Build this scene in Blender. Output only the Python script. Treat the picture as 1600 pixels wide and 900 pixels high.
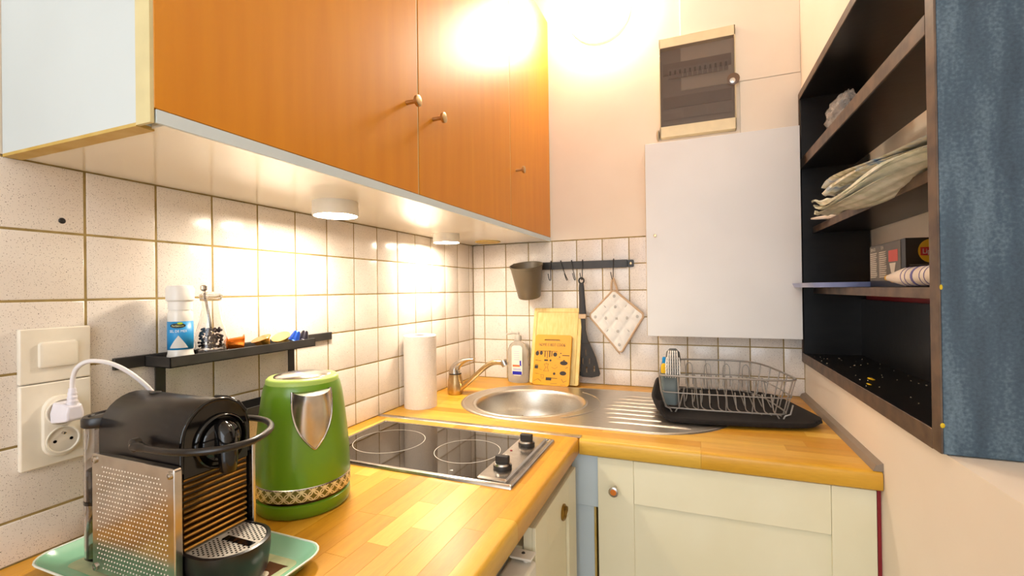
import bpy, bmesh, math, random
from mathutils import Vector, Matrix
from math import pi, sin, cos, radians as R

for o in list(bpy.data.objects): bpy.data.objects.remove(o)
S = bpy.context.scene
COL = S.collection

# ------------------------------------------------------------------ camera
cam_d = bpy.data.cameras.new('camera'); cam = bpy.data.objects.new('camera', cam_d); COL.objects.link(cam)
cam_d.sensor_width = 36; cam_d.lens = 36*710.54/1600; cam_d.clip_start = .02
yaw, pit, rol = -0.3755, 0.0044, -0.0135
F = Vector((sin(yaw)*cos(pit), cos(yaw)*cos(pit), sin(pit)))
R0 = Vector((cos(yaw), -sin(yaw), 0)); U0 = R0.cross(F)
RR = R0*cos(rol)+U0*sin(rol); UU = -R0*sin(rol)+U0*cos(rol)
M = Matrix((RR, UU, -F)).transposed().to_4x4(); M.translation = (.8667, -1.7479, 1.2663)
cam.matrix_world = M
S.camera = cam

# ------------------------------------------------------------------ light, exposure
W = bpy.data.worlds.new('daylight'); S.world = W; W.use_nodes = True
bg = W.node_tree.nodes['Background']; bg.inputs[0].default_value = (.86, .93, 1, 1); bg.inputs[1].default_value = 1.4
S.view_settings.view_transform = 'Standard'; S.view_settings.look = 'None'
S.view_settings.exposure = 0.74; S.view_settings.gamma = 1; S.view_settings.use_curve_mapping = False
PUCK_E, WALL_E = 125, 36
def area(name, loc, rot, size, power, color):
    d = bpy.data.lights.new(name, 'AREA'); d.shape = 'RECTANGLE'; d.size, d.size_y = size; d.energy = power; d.color = color
    o = bpy.data.objects.new(name, d); COL.objects.link(o); o.location = loc; o.rotation_euler = rot; return o
# window of the room behind the photographer
area('window_daylight', (1.0, -3.7, 1.7), (R(88), 0, 0), (1.6, 1.7), 14, (.9, .95, 1))

# ------------------------------------------------------------------ materials
def srgb(c):
    if isinstance(c, str): c = [int(c[i:i+2], 16)/255 for i in (0, 2, 4)]
    return tuple(((x/12.92) if x <= .04045 else ((x+.055)/1.055)**2.4) for x in c)+(1,)
def nm(name):
    m = bpy.data.materials.new(name); m.use_nodes = True
    nt = m.node_tree; b = nt.nodes['Principled BSDF']; return m, nt, b
def N(nt, t, **k):
    n = nt.nodes.new(t)
    for a, v in k.items():
        if a in ('op',): n.operation = v
        elif a == 'inp':
            for i, x in v.items(): n.inputs[i].default_value = x
        else: setattr(n, a, v)
    return n
def math_(nt, op, a, b=None, c=None):
    n = nt.nodes.new('ShaderNodeMath'); n.operation = op
    for i, x in enumerate((a, b, c)):
        if x is None: continue
        if isinstance(x, (int, float)): n.inputs[i].default_value = x
        else: nt.links.new(x, n.inputs[i])
    return n.outputs[0]
def mix(nt, fac, a, b, blend='MIX'):
    n = nt.nodes.new('ShaderNodeMix'); n.data_type = 'RGBA'; n.blend_type = blend
    for s, x in ((n.inputs['Factor'], fac), (n.inputs['A'], a), (n.inputs['B'], b)):
        if isinstance(x, (int, float, tuple)): s.default_value = x
        else: nt.links.new(x, s)
    return n.outputs['Result']
def pos(nt): return nt.nodes.new('ShaderNodeNewGeometry').outputs['Position']
def noise(nt, vec, scale, detail=3, stretch=None):
    if stretch:
        mp = nt.nodes.new('ShaderNodeMapping'); mp.inputs['Scale'].default_value = stretch; nt.links.new(vec, mp.inputs[0]); vec = mp.outputs[0]
    n = nt.nodes.new('ShaderNodeTexNoise'); n.inputs['Scale'].default_value = scale; n.inputs['Detail'].default_value = detail
    nt.links.new(vec, n.inputs['Vector']); return n.outputs[0]
def ramp(nt, fac, stops, interp='LINEAR'):
    n = nt.nodes.new('ShaderNodeValToRGB'); n.color_ramp.interpolation = interp
    e = n.color_ramp.elements
    while len(e) < len(stops): e.new(.5)
    for i, (p, c) in enumerate(stops): e[i].position = p; e[i].color = c
    nt.links.new(fac, n.inputs[0]); return n.outputs[0]
def bump(nt, b, h, s=.2, d=.001):
    n = nt.nodes.new('ShaderNodeBump'); n.inputs['Strength'].default_value = s; n.inputs['Distance'].default_value = d
    nt.links.new(h, n.inputs['Height']); nt.links.new(n.outputs[0], b.inputs['Normal'])
def mat(name, c, rough=.5, metal=0, c2=None, sc=30, st=None, bs=0, bsc=200, spec=None, coat=0, trans=0, ior=None, alpha=1):
    m, nt, b = nm(name); c = srgb(c)
    if c2 is None: c2 = tuple(x*.93 for x in c[:3])+(1,)
    else: c2 = srgb(c2)
    p = pos(nt); f = noise(nt, p, sc, 3, st)
    nt.links.new(ramp(nt, f, [(.35, c2), (.65, c)]), b.inputs['Base Color'])
    b.inputs['Roughness'].default_value = rough; b.inputs['Metallic'].default_value = metal
    if spec is not None: b.inputs['Specular IOR Level'].default_value = spec
    if coat: b.inputs['Coat Weight'].default_value = coat; b.inputs['Coat Roughness'].default_value = .15
    if trans: b.inputs['Transmission Weight'].default_value = trans
    if ior: b.inputs['IOR'].default_value = ior
    b.inputs['Alpha'].default_value = alpha
    if bs: bump(nt, b, noise(nt, p, bsc, 4), bs)
    m.diffuse_color = c
    return m
def emit(name, c, s):
    m, nt, b = nm(name); b.inputs['Base Color'].default_value = srgb(c); b.inputs['Emission Color'].default_value = srgb(c)
    b.inputs['Emission Strength'].default_value = s; return m

plaster = mat('cream_plaster', 'ecdfce', .75, c2='e8dac8', sc=4, bs=.12, bsc=60)
plaster_r = mat('warm_white_plaster', 'ecE2d4', .7, c2='e8ddce', sc=4, bs=.1, bsc=60)
floor_m = mat('floor_vinyl', '8c7a64', .5)
grout_m = mat('brown_grout', 'a58e58', .95, c2='8c7746', sc=40)
white_m = mat('white_plastic', 'ebe6da', .3)
pure_white = mat('white_lacquer', 'cdd7da', .3, sc=3)
box_white = mat('white_panel_paint', 'efeeec', .35, sc=3)
bluewhite = mat('pale_blue_white_paint', 'cfdde4', .4, sc=5)
cream_m = mat('cream_paint', 'ebe6ca', .38, c2='e6dfbf', sc=5)
yellow_edge = mat('yellowed_edge', 'cfb268', .5, c2='c09a3c', sc=20)
pale_edge = mat('pale_yellow_edge', 'd9cc9a', .5)
black_metal = mat('black_powder_metal', '33302e', .4, c2='2a2826')
black_gloss = mat('black_gloss_plastic', '0b0a0b', .12)
black_sat = mat('black_satin_plastic', '1c1716', .3, c2='171313', bs=.05, bsc=900)
bronze_m = mat('dark_bronze_gloss', 'a07c3e', .2, metal=.9)
chrome = mat('brushed_steel', 'cfcac4', .22, metal=1, c2='bdb8b2', sc=40)
steel = mat('sink_steel', 'd8d2c8', .36, metal=1, c2='cbc5bb', sc=60, st=(1, 8, 8))
brass_steel = mat('brushed_nickel', 'c9b48e', .3, metal=1, c2='bda67c', sc=90)
wire_m = mat('grey_coated_wire', '9b9690', .35, metal=.4)
green_m = mat('green_enamel', '689618', .3, c2='628f16', sc=6, coat=.3)
lime_m = mat('lime_plastic', 'aecb62', .35)
glass_top = mat('black_ceramic_glass', '1b1613', .04, spec=.8)
ring_m = mat('white_print', 'd8d2c8', .5)
paper_m = None
dark_shelf = mat('blackened_wood', '1a1716', .32, c2='110f10', sc=14, st=(1, 1, 3), bs=.25, bsc=50)
brown_edge = mat('brown_worn_edge', '6b5848', .5, c2='4d3f36', sc=25)
navy_m = None
red_m = mat('red_paint', '8c1420', .5)
caulk_m = mat('grey_brown_seal', '8d7f70', .6)
khaki_m = mat('taupe_plastic', '6b5f4c', .38)
rubber = mat('charcoal_silicone', '241f1d', .5)
grey_pl = mat('slate_grey_plastic', '667274', .4)
mat_fab = mat('black_microfibre', '1d1817', .95, c2='14100f', sc=90, bs=.8, bsc=400)
beech = mat('pale_beech', 'e6cc86', .5, c2='dcbd70', sc=25, st=(6, 6, .6))
yboard = mat('yellow_board', 'e09c0c', .4, c2='d89408', sc=8)
ink = mat('dark_print', '2a221c', .6)
water_m = mat('clear_water', 'f4f8fa', .02, trans=1, ior=1.33)
clear_pl = mat('clear_plastic', 'f0eef2', .06, trans=1, ior=1.25)
clear_gl = mat('clear_glass', 'fafafa', .02, trans=1, ior=1.45)
tray_m = mat('mint_enamel', '8fc9a4', .22, c2='9fd3b0', sc=12, coat=.4)
tray_print = mat('tray_cream_print', 'd8d8b0', .3, c2='b8c49a', sc=40)
white_edge = mat('white_rim', 'e4ece0', .3)
blue_lab = mat('blue_label', '1b8ccb', .4)
def add_mats():
    global paper_m, navy_m, tile_m, wood_x, wood_y, orange_m, band_m, cloth_m, bag_m, tinted
    # speckled glazed tile
    m, nt, b = nm('speckled_tile'); p = pos(nt); tile_m = m
    nz = N(nt, 'ShaderNodeTexNoise'); nz.inputs['Scale'].default_value = 600; nt.links.new(p, nz.inputs['Vector'])
    wv = N(nt, 'ShaderNodeVectorMath', operation='MULTIPLY_ADD'); nt.links.new(nz.outputs[1], wv.inputs[0]); wv.inputs[1].default_value = (.0022,)*3; nt.links.new(p, wv.inputs[2])
    v = N(nt, 'ShaderNodeTexVoronoi'); v.inputs['Scale'].default_value = 470; nt.links.new(wv.outputs[0], v.inputs['Vector'])
    sp = N(nt, 'ShaderNodeSeparateColor'); nt.links.new(v.outputs['Color'], sp.inputs[0])
    thr = math_(nt, 'MULTIPLY', math_(nt, 'POWER', sp.outputs[0], 1.7), .44)
    dot = math_(nt, 'LESS_THAN', v.outputs['Distance'], thr)
    base = ramp(nt, noise(nt, p, 9), [(.35, srgb('e4dad0')), (.65, srgb('ebe3da'))])
    sc = ramp(nt, sp.outputs[1], [(0, srgb('4b3a33')), (.5, srgb('86756b')), (1, srgb('b5a79c'))])
    nt.links.new(mix(nt, dot, base, sc), b.inputs['Base Color'])
    b.inputs['Roughness'].default_value = .22
    bump(nt, b, noise(nt, p, 130, 3), .25, .0006)
    global tile_f
    tile_f = m.copy(); tile_f.name = 'faint_speckled_tile'
    for n in tile_f.node_tree.nodes:
        if n.type == 'VALTORGB' and len(n.color_ramp.elements) == 3:
            for e, c in zip(n.color_ramp.elements, ('8d8079', 'b3a79e', 'd0c6bd')): e.color = srgb(c)
    # beech worktop staves
    def wood(name, st):
        m, nt, b = nm(name); p = pos(nt)
        oi = N(nt, 'ShaderNodeObjectInfo').outputs['Random']
        c = ramp(nt, oi, [(0, srgb('e0ac36')), (.2, srgb('d29620')), (.4, srgb('e8bc4c')), (.55, srgb('ca8c1a')), (.75, srgb('dea42c')), (1, srgb('ecc65e'))])
        g = noise(nt, p, 60, 4, st)
        g2 = noise(nt, p, 400, 2, st)
        f = math_(nt, 'MULTIPLY_ADD', g2, .35, math_(nt, 'MULTIPLY', g, .65))
        dk = mix(nt, 1.0, c, ramp(nt, f, [(.3, (.82, .76, .62, 1)), (.7, (1.04, 1.03, 1, 1))]), 'MULTIPLY')
        nt.links.new(dk, b.inputs['Base Color'])
        b.inputs['Roughness'].default_value = .38; b.inputs['Coat Weight'].default_value = .15; b.inputs['Coat Roughness'].default_value = .3
        return m
    wood_x = wood('beech_staves_across', (.12, 1, 1)); wood_y = wood('beech_staves_along', (1, .12, 1))
    # orange lacquered wood
    m, nt, b = nm('orange_stained_wood'); p = pos(nt); orange_m = m
    g = noise(nt, p, 40, 5, (1, 1, .08))
    nt.links.new(ramp(nt, g, [(.3, srgb('cb7e08')), (.7, srgb('d3880e'))]), b.inputs['Base Color'])
    b.inputs['Roughness'].default_value = .4; bump(nt, b, g, .1)
    # paper
    m, nt, b = nm('embossed_paper'); p = pos(nt); paper_m = m
    v = N(nt, 'ShaderNodeTexVoronoi'); v.inputs['Scale'].default_value = 110; nt.links.new(p, v.inputs['Vector'])
    w = math_(nt, 'SINE', math_(nt, 'MULTIPLY', v.outputs['Distance'], 18))
    b.inputs['Base Color'].default_value = srgb('ece4dc'); b.inputs['Roughness'].default_value = .9
    bump(nt, b, w, .5, .001)
    # navy side board: window reflection painted in as pale brushed streaks
    m, nt, b = nm('navy_gloss_window_sheen'); p = pos(nt); navy_m = m
    g = noise(nt, p, 30, 6, (1, 1, .18)); g3 = noise(nt, p, 220, 3)
    f = math_(nt, 'MULTIPLY_ADD', g3, .4, math_(nt, 'MULTIPLY', g, .7))
    nt.links.new(ramp(nt, f, [(.3, srgb('273a4a')), (.55, srgb('405769')), (.78, srgb('708796'))]), b.inputs['Base Color'])
    b.inputs['Roughness'].default_value = .36; bump(nt, b, f, .5, .002)
    # kettle band: overlapping circles in UV space
    m, nt, b = nm('gold_lattice_band'); band_m = m
    uv = N(nt, 'ShaderNodeUVMap').outputs[0]; s = N(nt, 'ShaderNodeSeparateXYZ'); nt.links.new(uv, s.inputs[0])
    rings = None
    for ou, ov in ((0, 0), (.5, .5)):
        fu = math_(nt, 'SUBTRACT', math_(nt, 'FRACT', math_(nt, 'ADD', s.outputs[0], ou)), .5)
        fv = math_(nt, 'SUBTRACT', math_(nt, 'FRACT', math_(nt, 'ADD', s.outputs[1], ov)), .5)
        d = math_(nt, 'SQRT', math_(nt, 'ADD', math_(nt, 'MULTIPLY', fu, fu), math_(nt, 'MULTIPLY', fv, fv)))
        r = math_(nt, 'LESS_THAN', math_(nt, 'ABSOLUTE', math_(nt, 'SUBTRACT', d, .46)), .055)
        rings = r if rings is None else math_(nt, 'MAXIMUM', rings, r)
    nt.links.new(mix(nt, rings, srgb('6f6a2c'), srgb('e6dcae')), b.inputs['Base Color']); b.inputs['Roughness'].default_value = .35; b.inputs['Metallic'].default_value = .3
    # printed dish cloth
    m, nt, b = nm('leaf_print_cloth'); p = pos(nt); cloth_m = m
    g = noise(nt, p, 26, 2)
    nt.links.new(ramp(nt, g, [(.3, srgb('6f93c4')), (.44, srgb('e6ebea')), (.55, srgb('e9e4d4')), (.66, srgb('b8b79a')), (.72, srgb('e4e0d0'))]), b.inputs['Base Color'])
    b.inputs['Roughness'].default_value = .95; bump(nt, b, noise(nt, p, 900, 2), .4)
    # thin plastic bag
    bag_m = mat('thin_translucent_plastic', 'd9dadd', .15, alpha=.45, trans=.3)
    # tinted door of the fuse box
    tinted = mat('smoked_plastic', '5a4a40', .08, alpha=.38, spec=.8)
add_mats()

# ------------------------------------------------------------------ mesh helpers
class MB:
    def __init__(s): s.bm = bmesh.new(); s.uv = None; s.mi = 0
    def box(s, a, b):
        x0, x1 = sorted((a[0], b[0])); y0, y1 = sorted((a[1], b[1])); z0, z1 = sorted((a[2], b[2]))
        v = [s.bm.verts.new(p) for p in ((x0,y0,z0),(x1,y0,z0),(x1,y1,z0),(x0,y1,z0),(x0,y0,z1),(x1,y0,z1),(x1,y1,z1),(x0,y1,z1))]
        for f in ((3,2,1,0),(4,5,6,7),(0,1,5,4),(1,2,6,5),(2,3,7,6),(3,0,4,7)): s.bm.faces.new([v[i] for i in f])
        return s
    def loft(s, rings, cap=True, closed=False):
        rr = [[s.bm.verts.new(p) for p in r] for r in rings]; n = len(rr[0]); k = len(rr)
        for i in range(k if closed else k-1):
            a, b = rr[i], rr[(i+1) % k]
            for j in range(n):
                s.bm.faces.new((a[j], a[(j+1) % n], b[(j+1) % n], b[j]))
        if cap and not closed:
            s.bm.faces.new(rr[0][::-1]); s.bm.faces.new(rr[-1])
        return s
    def prism(s, poly, d, o=(0,0,0), u=(1,0,0), v=(0,1,0)):
        """extrude 2-D polygon (u,v axes at o) along vector d"""
        o, u, v, d = map(Vector, (o, u, v, d))
        p = [o+u*a+v*b for a, b in poly]
        return s.loft([p, [q+d for q in p]])
    def tube(s, pts, r, n=8, closed=False):
        pts = [Vector(p) for p in pts]; k = len(pts); rad = r if isinstance(r, (list, tuple)) else [r]*k
        rings = []; up = None
        for i, p in enumerate(pts):
            a = pts[(i-1) % k] if (closed or i) else p; b = pts[(i+1) % k] if (closed or i < k-1) else p
            t = (b-a).normalized()
            if up is None:
                up = t.orthogonal().normalized()
            up = (up-t*up.dot(t))
            if up.length < 1e-6: up = t.orthogonal()
            up.normalize(); w = t.cross(up)
            rings.append([p+(up*cos(2*pi*j/n)+w*sin(2*pi*j/n))*rad[i] for j in range(n)])
        return s.loft(rings, True, closed)
    def lathe(s, prof, c=(0,0,0), n=32, axis=(0,0,1), cap=True, uvn=None):
        ax = Vector(axis).normalized(); c = Vector(c)
        if abs(ax.z) > .99: u, w = Vector((1,0,0)), Vector((0,1,0)*1) if False else Vector((0, 1 if ax.z > 0 else -1, 0))
        else: u = ax.orthogonal().normalized(); w = ax.cross(u)
        start = len(s.bm.faces)
        rings = [[c+ax*h+(u*cos(2*pi*j/n)+w*sin(2*pi*j/n))*max(r, 1e-5) for j in range(n)] for r, h in prof]
        s.loft(rings, cap)
        if uvn:
            L = s.bm.loops.layers.uv.verify(); s.bm.faces.ensure_lookup_table(); fi = start
            for i in range(len(prof)-1):
                for j in range(n):
                    f = s.bm.faces[fi]; fi += 1
                    q = ((j, i), (j+1, i), (j+1, i+1), (j, i+1))
                    for l, (a, b) in zip(f.loops, q): l[L].uv = (a/n*uvn[0], b/(len(prof)-1)*uvn[1])
        return s
    def sphere(s, c, r, n=16, m=10):
        c = Vector(c); r = (r, r, r) if isinstance(r, (int, float)) else r
        rings = []
        for i in range(m+1):
            t = -pi/2+pi*i/m; q = max(cos(t), 1e-3)
            rings.append([c+Vector((r[0]*q*cos(2*pi*j/n), r[1]*q*sin(2*pi*j/n), r[2]*sin(t))) for j in range(n)])
        return s.loft(rings)
    def grid(s, fn, nu, nv):
        g = [[s.bm.verts.new(fn(i/nu, j/nv)) for j in range(nv+1)] for i in range(nu+1)]
        for i in range(nu):
            for j in range(nv): s.bm.faces.new((g[i][j], g[i+1][j], g[i+1][j+1], g[i][j+1]))
        return s
    def xf(s, m):
        bmesh.ops.transform(s.bm, matrix=m, verts=s.bm.verts); return s
    def mesh(s, name, m, sm=35):
        bmesh.ops.recalc_face_normals(s.bm, faces=s.bm.faces)
        me = bpy.data.meshes.new(name); s.bm.to_mesh(me); s.bm.free()
        if m: me.materials.append(m)
        if sm:
            me.shade_smooth()
            try: me.set_sharp_from_angle(angle=R(sm))
            except Exception: pass
        return me
def put(o, parent):
    COL.objects.link(o)
    if parent is not None:
        o.parent = parent
        o.matrix_parent_inverse = Matrix.Translation(-Vector(WLOC.get(parent.name, (0,0,0))))
    return o
WLOC = {}
def obj(name, mb, m, parent=None, bev=0, seg=2, sm=35, solid=0, sub=0):
    o = bpy.data.objects.new(name, mb.mesh(name, m, sm)); put(o, parent)
    WLOC[o.name] = (0, 0, 0)
    if sub: a = o.modifiers.new('s', 'SUBSURF'); a.levels = a.render_levels = sub
    if solid: a = o.modifiers.new('t', 'SOLIDIFY'); a.thickness = solid; a.offset = 0
    if bev: a = o.modifiers.new('b', 'BEVEL'); a.width = bev; a.segments = seg; a.limit_method = 'ANGLE'; a.angle_limit = R(40)
    return o
def tag(o, label, cat, group=None):
    o['label'] = label; o['category'] = cat
    if group: o['group'] = group
    return o
def thing(name, loc, label, cat, group=None):
    o = bpy.data.objects.new(name, None); o.empty_display_size = .03; COL.objects.link(o); o.location = loc
    WLOC[o.name] = tuple(loc)
    return tag(o, label, cat, group)
def struct(o): o['kind'] = 'structure'; return o
def lab(o, l): o['label'] = l; return o
def box(a, b): return MB().box(a, b)
def rrect(x0, y0, x1, y1, r, n=5):
    p = []
    for cx, cy, a0 in ((x1-r, y1-r, 0), (x0+r, y1-r, pi/2), (x0+r, y0+r, pi), (x1-r, y0+r, 3*pi/2)):
        for i in range(n+1):
            a = a0+pi/2*i/n; p.append((cx+r*cos(a), cy+r*sin(a)))
    return p
def plate(name, outer, holes, th, M4, m, parent=None, bevel=0):
    """flat plate with real holes from a filled 2-D curve, turned into a mesh"""
    cu = bpy.data.curves.new(name, 'CURVE'); cu.dimensions = '2D'; cu.fill_mode = 'BOTH'; cu.extrude = th/2-bevel; cu.bevel_depth = bevel
    for poly in [outer]+holes:
        sp = cu.splines.new('POLY'); sp.points.add(len(poly)-1); sp.use_cyclic_u = True
        for i, (a, b) in enumerate(poly): sp.points[i].co = (a, b, 0, 1)
    t = bpy.data.objects.new(name, cu); me = bpy.data.meshes.new_from_object(t); bpy.data.objects.remove(t)
    me.transform(M4); me.materials.clear(); me.materials.append(m)
    o = bpy.data.objects.new(name, me); put(o, parent); WLOC[o.name] = (0,0,0); return o
def frame(o, u, v):
    """matrix with local x->u, y->v, z->u x v at o"""
    u = Vector(u).normalized(); v = Vector(v).normalized(); w = u.cross(v)
    m = Matrix((u, v, w)).transposed().to_4x4(); m.translation = o; return m
def text(name, s, size, M4, m, parent, th=.0002, align='CENTER', sx=1):
    cu = bpy.data.curves.new(name, 'FONT'); cu.body = s; cu.size = size; cu.extrude = th; cu.align_x = align; cu.align_y = 'CENTER'; cu.resolution_u = 2
    t = bpy.data.objects.new(name, cu); me = bpy.data.meshes.new_from_object(t); bpy.data.objects.remove(t)
    me.transform(Matrix.Scale(sx, 4, (1,0,0))); me.transform(M4); me.materials.clear(); me.materials.append(m)
    o = bpy.data.objects.new(name, me); put(o, parent); WLOC[o.name] = (0,0,0); return o
def smooth(pts, k=6, closed=False):
    P = [Vector(p) for p in pts]; n = len(P); out = []
    for i in range(n if closed else n-1):
        p0 = P[(i-1) % n] if (closed or i) else P[0]; p1 = P[i]; p2 = P[(i+1) % n]; p3 = P[(i+2) % n] if (closed or i+2 < n) else P[-1]
        for j in range(k):
            t = j/k
            out.append(.5*((2*p1)+(-p0+p2)*t+(2*p0-5*p1+4*p2-p3)*t*t+(-p0+3*p1-3*p2+p3)*t**3))
    if not closed: out.append(P[-1])
    return out
random.seed(7)

# ------------------------------------------------------------------ room shell
H, YB, XR = 2.75, -3.9, 1.212
wl = struct(obj('wall_left', MB().box((-.12, .12, 0), (-.006, YB, H)).box((-.01, .01, 1.46), (0, YB, H)), plaster))
wb = struct(obj('wall_back', MB().box((-.12, .006, 0), (1.6, .12, H)).box((0, .01, 1.461), (XR+.02, .001, H)), plaster))
wr = struct(obj('wall_right', MB().box((XR, .01, 0), (1.55, YB, 1.016)).box((XR, .01, 1.902), (1.55, -.93, H)).box((1.392, .01, 1.0), (1.55, YB, 2.0)), plaster_r))
struct(obj('floor', box((-.12, .12, -.1), (3.2, YB-.6, 0)), floor_m))
struct(obj('ceiling', box((-.12, .12, H), (3.2, YB, H+.1)), plaster))
struct(obj('trim_1', box((.842, .002, 1.972), (XR, -.008, H)), plaster_r, bev=.002))
struct(obj('trim_2', MB().prism([(0, 0), (.017, 0), (.012, .012), (0, .016)], (0, -.652, 0), (XR, -.001, .9), (-1, 0, 0), (0, 0, 1)), caulk_m))
g1 = obj('grout', box((-.006, .0, .86), (-.0009, -1.9, 1.459)), grout_m, wl)
g2 = obj('grout', box((0, .006, .86), (XR, .0009, 1.461)), grout_m, wb)
tiles = {}
def tile(wall, w, h, o, u, n):
    key = (round(w, 4), round(h, 4), u)
    if key not in tiles:
        mb = MB(); g = .0015; b = .0018; uu = Vector(u); nn = Vector(n); zz = Vector((0,0,1))
        def rg(i, d): return [uu*x+zz*y+nn*d for x, y in ((g+i, g+i), (w-g-i, g+i), (w-g-i, h-g-i), (g+i, h-g-i))]
        mb.loft([rg(0, -.005), rg(0, -b*.7), rg(b*.35, -b*.2), rg(b, 0)])
        tiles[key] = mb.mesh('tile', tile_m if n[0] else tile_f, 60)
    t = bpy.data.objects.new('tile', tiles[key]); put(t, wall); t.location = o
zr = [.9, .96, 1.06, 1.16, 1.26, 1.36, 1.458]
ys = [0, .0374]+[.0374+.1*k for k in range(1, 18)]
for a, b in zip(ys, ys[1:]):
    for z0, z1 in zip(zr, zr[1:]): tile(wl, b-a, z1-z0, (0, -a, z0), (0, -1, 0), (1, 0, 0))
xs = [0, .0513]+[.0513+.1*k for k in range(1, 12)]+[XR]
for a, b in zip(xs, xs[1:]):
    for z0, z1 in zip(zr, zr[1:]): tile(wb, b-a, z1-z0, (a, 0, z0), (1, 0, 0), (0, -1, 0))
# drilled hole mark on the near tile
obj('hole_plug', MB().lathe([(.0045, 0), (.0035, .0012), (.001, .0015)], (0, -1.365, 1.378), 12, (1, 0, 0)), rubber, wl)

# ------------------------------------------------------------------ worktops, stave by stave
ZT, TH = .9, .038
def stave_run(root, rows, lo, hi, alongx, m, core, hole=None, lens=(.16, .42), edge=None, rnd=random.Random(3), elo=None):
    for ri, (r0, r1) in enumerate(rows):
        p = lo-rnd.uniform(0, .25)
        while p < hi:
            q = p+rnd.uniform(*lens); a, b = max(p, lo), min(q, hi)
            if hi-b < .05: b = hi; q = hi
            if b-a > .01:
                g = .0002; segs = []
                K = 12
                ws = [r0+g+(r1-r0-2*g)*i/K for i in range(K+1)]
                if hole:
                    cx, cy, hr = hole
                    hw = [math.sqrt(max(0, hr*hr-(w-cy)**2)) for w in ws]
                    hit = any(h > 0 and cx-h < b and cx+h > a for h in hw)
                else: hit = False
                if not hit: segs.append([(a+g, ws[0]), (b-g, ws[0]), (b-g, ws[-1]), (a+g, ws[-1])])
                else:
                    L = [(min(b-g, cx-h), w) for h, w in zip(hw, ws)]
                    if max(l[0] for l in L) > a+.004 and a < cx: segs.append([(max(a+g, x), w) for x, w in L]+[(a+g, ws[-1]), (a+g, ws[0])])
                    Rr = [(max(a+g, cx+h), w) for h, w in zip(hw, ws)]
                    if min(l[0] for l in Rr) < b-.004 and b > cx: segs.append([(min(b-g, x), w) for x, w in Rr]+[(b-g, ws[-1]), (b-g, ws[0])])
                for poly in segs:
                    if alongx: o = obj('stave', MB().prism(poly, (0, 0, -.012), (0, 0, ZT)), m, root, sm=0)
                    else: o = obj('stave', MB().prism([(w, v) for v, w in poly], (0, 0, -.012), (0, 0, ZT)), m, root, sm=0)
            p = q
    # front edge staves: full height with a rounded nose
    e0, outv = edge
    rr = .009
    prof = [(0, 0)]+[(.026+rr*sin(t)-.0, -rr+rr*cos(t)) for t in (0, pi/8, pi/4, 3*pi/8, pi/2)]+[(.035, -TH+.003), (.032, -TH), (0, -TH)]
    p = elo if elo is not None else lo
    while p < hi-1e-4:
        q = min(p+rnd.uniform(.22, .5), hi)
        if hi-q < .08: q = hi
        if alongx: mb = MB().prism(prof, (q-p-.0004, 0, 0), (p, e0, ZT), (0, outv, 0), (0, 0, 1))
        else: mb = MB().prism(prof, (0, q-p-.0004, 0), (e0, p, ZT), (outv, 0, 0), (0, 0, 1))
        obj('edge_stave', mb, m, root, sm=50)
        p = q
bt = thing('worktop', (.6, -.33, .862), 'oiled beech butcher block worktop across the back wall, holding the sink', 'worktop')
stave_run(bt, [(-.62+.0413*i, -.62+.0413*(i+1)) for i in range(15)], .0, XR-.001, True, wood_x, None, (.372, -.35, .185), (.25, .6), (-.62, -1), random.Random(5), .6065)
for a, b in ((0, .21), (.21, .43), (.43, .606)): obj('stave', box((a+.0004, -.6364, .888), (b, -.6203, ZT)), wood_x, bt, sm=0)
cb = MB()
cb.box((.001, -.62, .862), (.14, 0, .887)).box((.61, -.62, .862), (XR-.001, 0, .887)).box((.14, -.62, .862), (.61, -.56, .887)).box((.14, -.1, .862), (.61, 0, .887))
obj('core', cb, wood_x, bt, sm=0)
lt = thing('worktop', (.3, -1.2, .862), 'beech butcher block worktop along the left tiled wall, holding the black hob', 'worktop')
stave_run(lt, [(.0004+.038*i, .0004+.038*(i+1)) for i in range(15)], -1.75, -.637, False, wood_y, None, None, (.1, .38), (.5704, 1), random.Random(11))
obj('core', box((.001, -1.75, .862), (.57, -.637, .887)), wood_y, lt, sm=0)
js = MB().prism([(0, 0), (.018, 0), (.016, .0025), (.002, .0025)], (.607, 0, 0), (.001, -.646, ZT), (0, 1, 0), (0, 0, 1))
tag(obj('joint_strip', js, chrome), 'thin aluminium strip covering the joint between the two worktops', 'strip')

# ------------------------------------------------------------------ upper cabinet
zc = 1.458
def fx(y): return .347+.022*y      # the front leans a little out of parallel
uc = thing('upper_cabinet', (.17, -.7, zc), 'orange fronted wall cabinet with three doors hung above the left worktop', 'cabinet')
ye = -1.412
obj('side_panel', box((.002, ye-.016, zc+.002), (fx(ye)-.026, ye, 2.35)), pure_white, uc)
obj('bottom_edge_band', box((.002, ye-.016, zc-.002), (fx(ye)-.026, ye+.003, zc+.002)), yellow_edge, uc)
obj('edge_band', box((fx(ye)-.026, ye-.016, zc-.001), (fx(ye)-.001, ye-.012, 2.35)), pale_edge, uc)
obj('side_panel', box((.002, -.018, zc), (fx(0)-.02, -.002, 2.35)), pure_white, uc)
und = mat('glossy_cream_laminate', 'f7f0e0', .14, c2='f5ecdb', sc=3, coat=.5)
obj('bottom_panel', MB().prism([(.002, ye), (fx(ye)-.004, ye), (fx(0)-.004, -.003), (.002, -.003)], (0, 0, .016), (0, 0, zc)), und, uc)
obj('bottom_lip', MB().prism([(fx(ye)-.004, ye-.01), (fx(ye), ye-.01), (fx(0), -.003), (fx(0)-.004, -.003)], (0, 0, .015), (0, 0, zc)), bluewhite, uc)
obj('back_panel', box((.001, ye, zc+.016), (.006, -.004, 2.35)), pure_white, uc)
obj('top_panel', box((.002, ye, 2.334), (.3, -.003, 2.35)), pure_white, uc)
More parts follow.
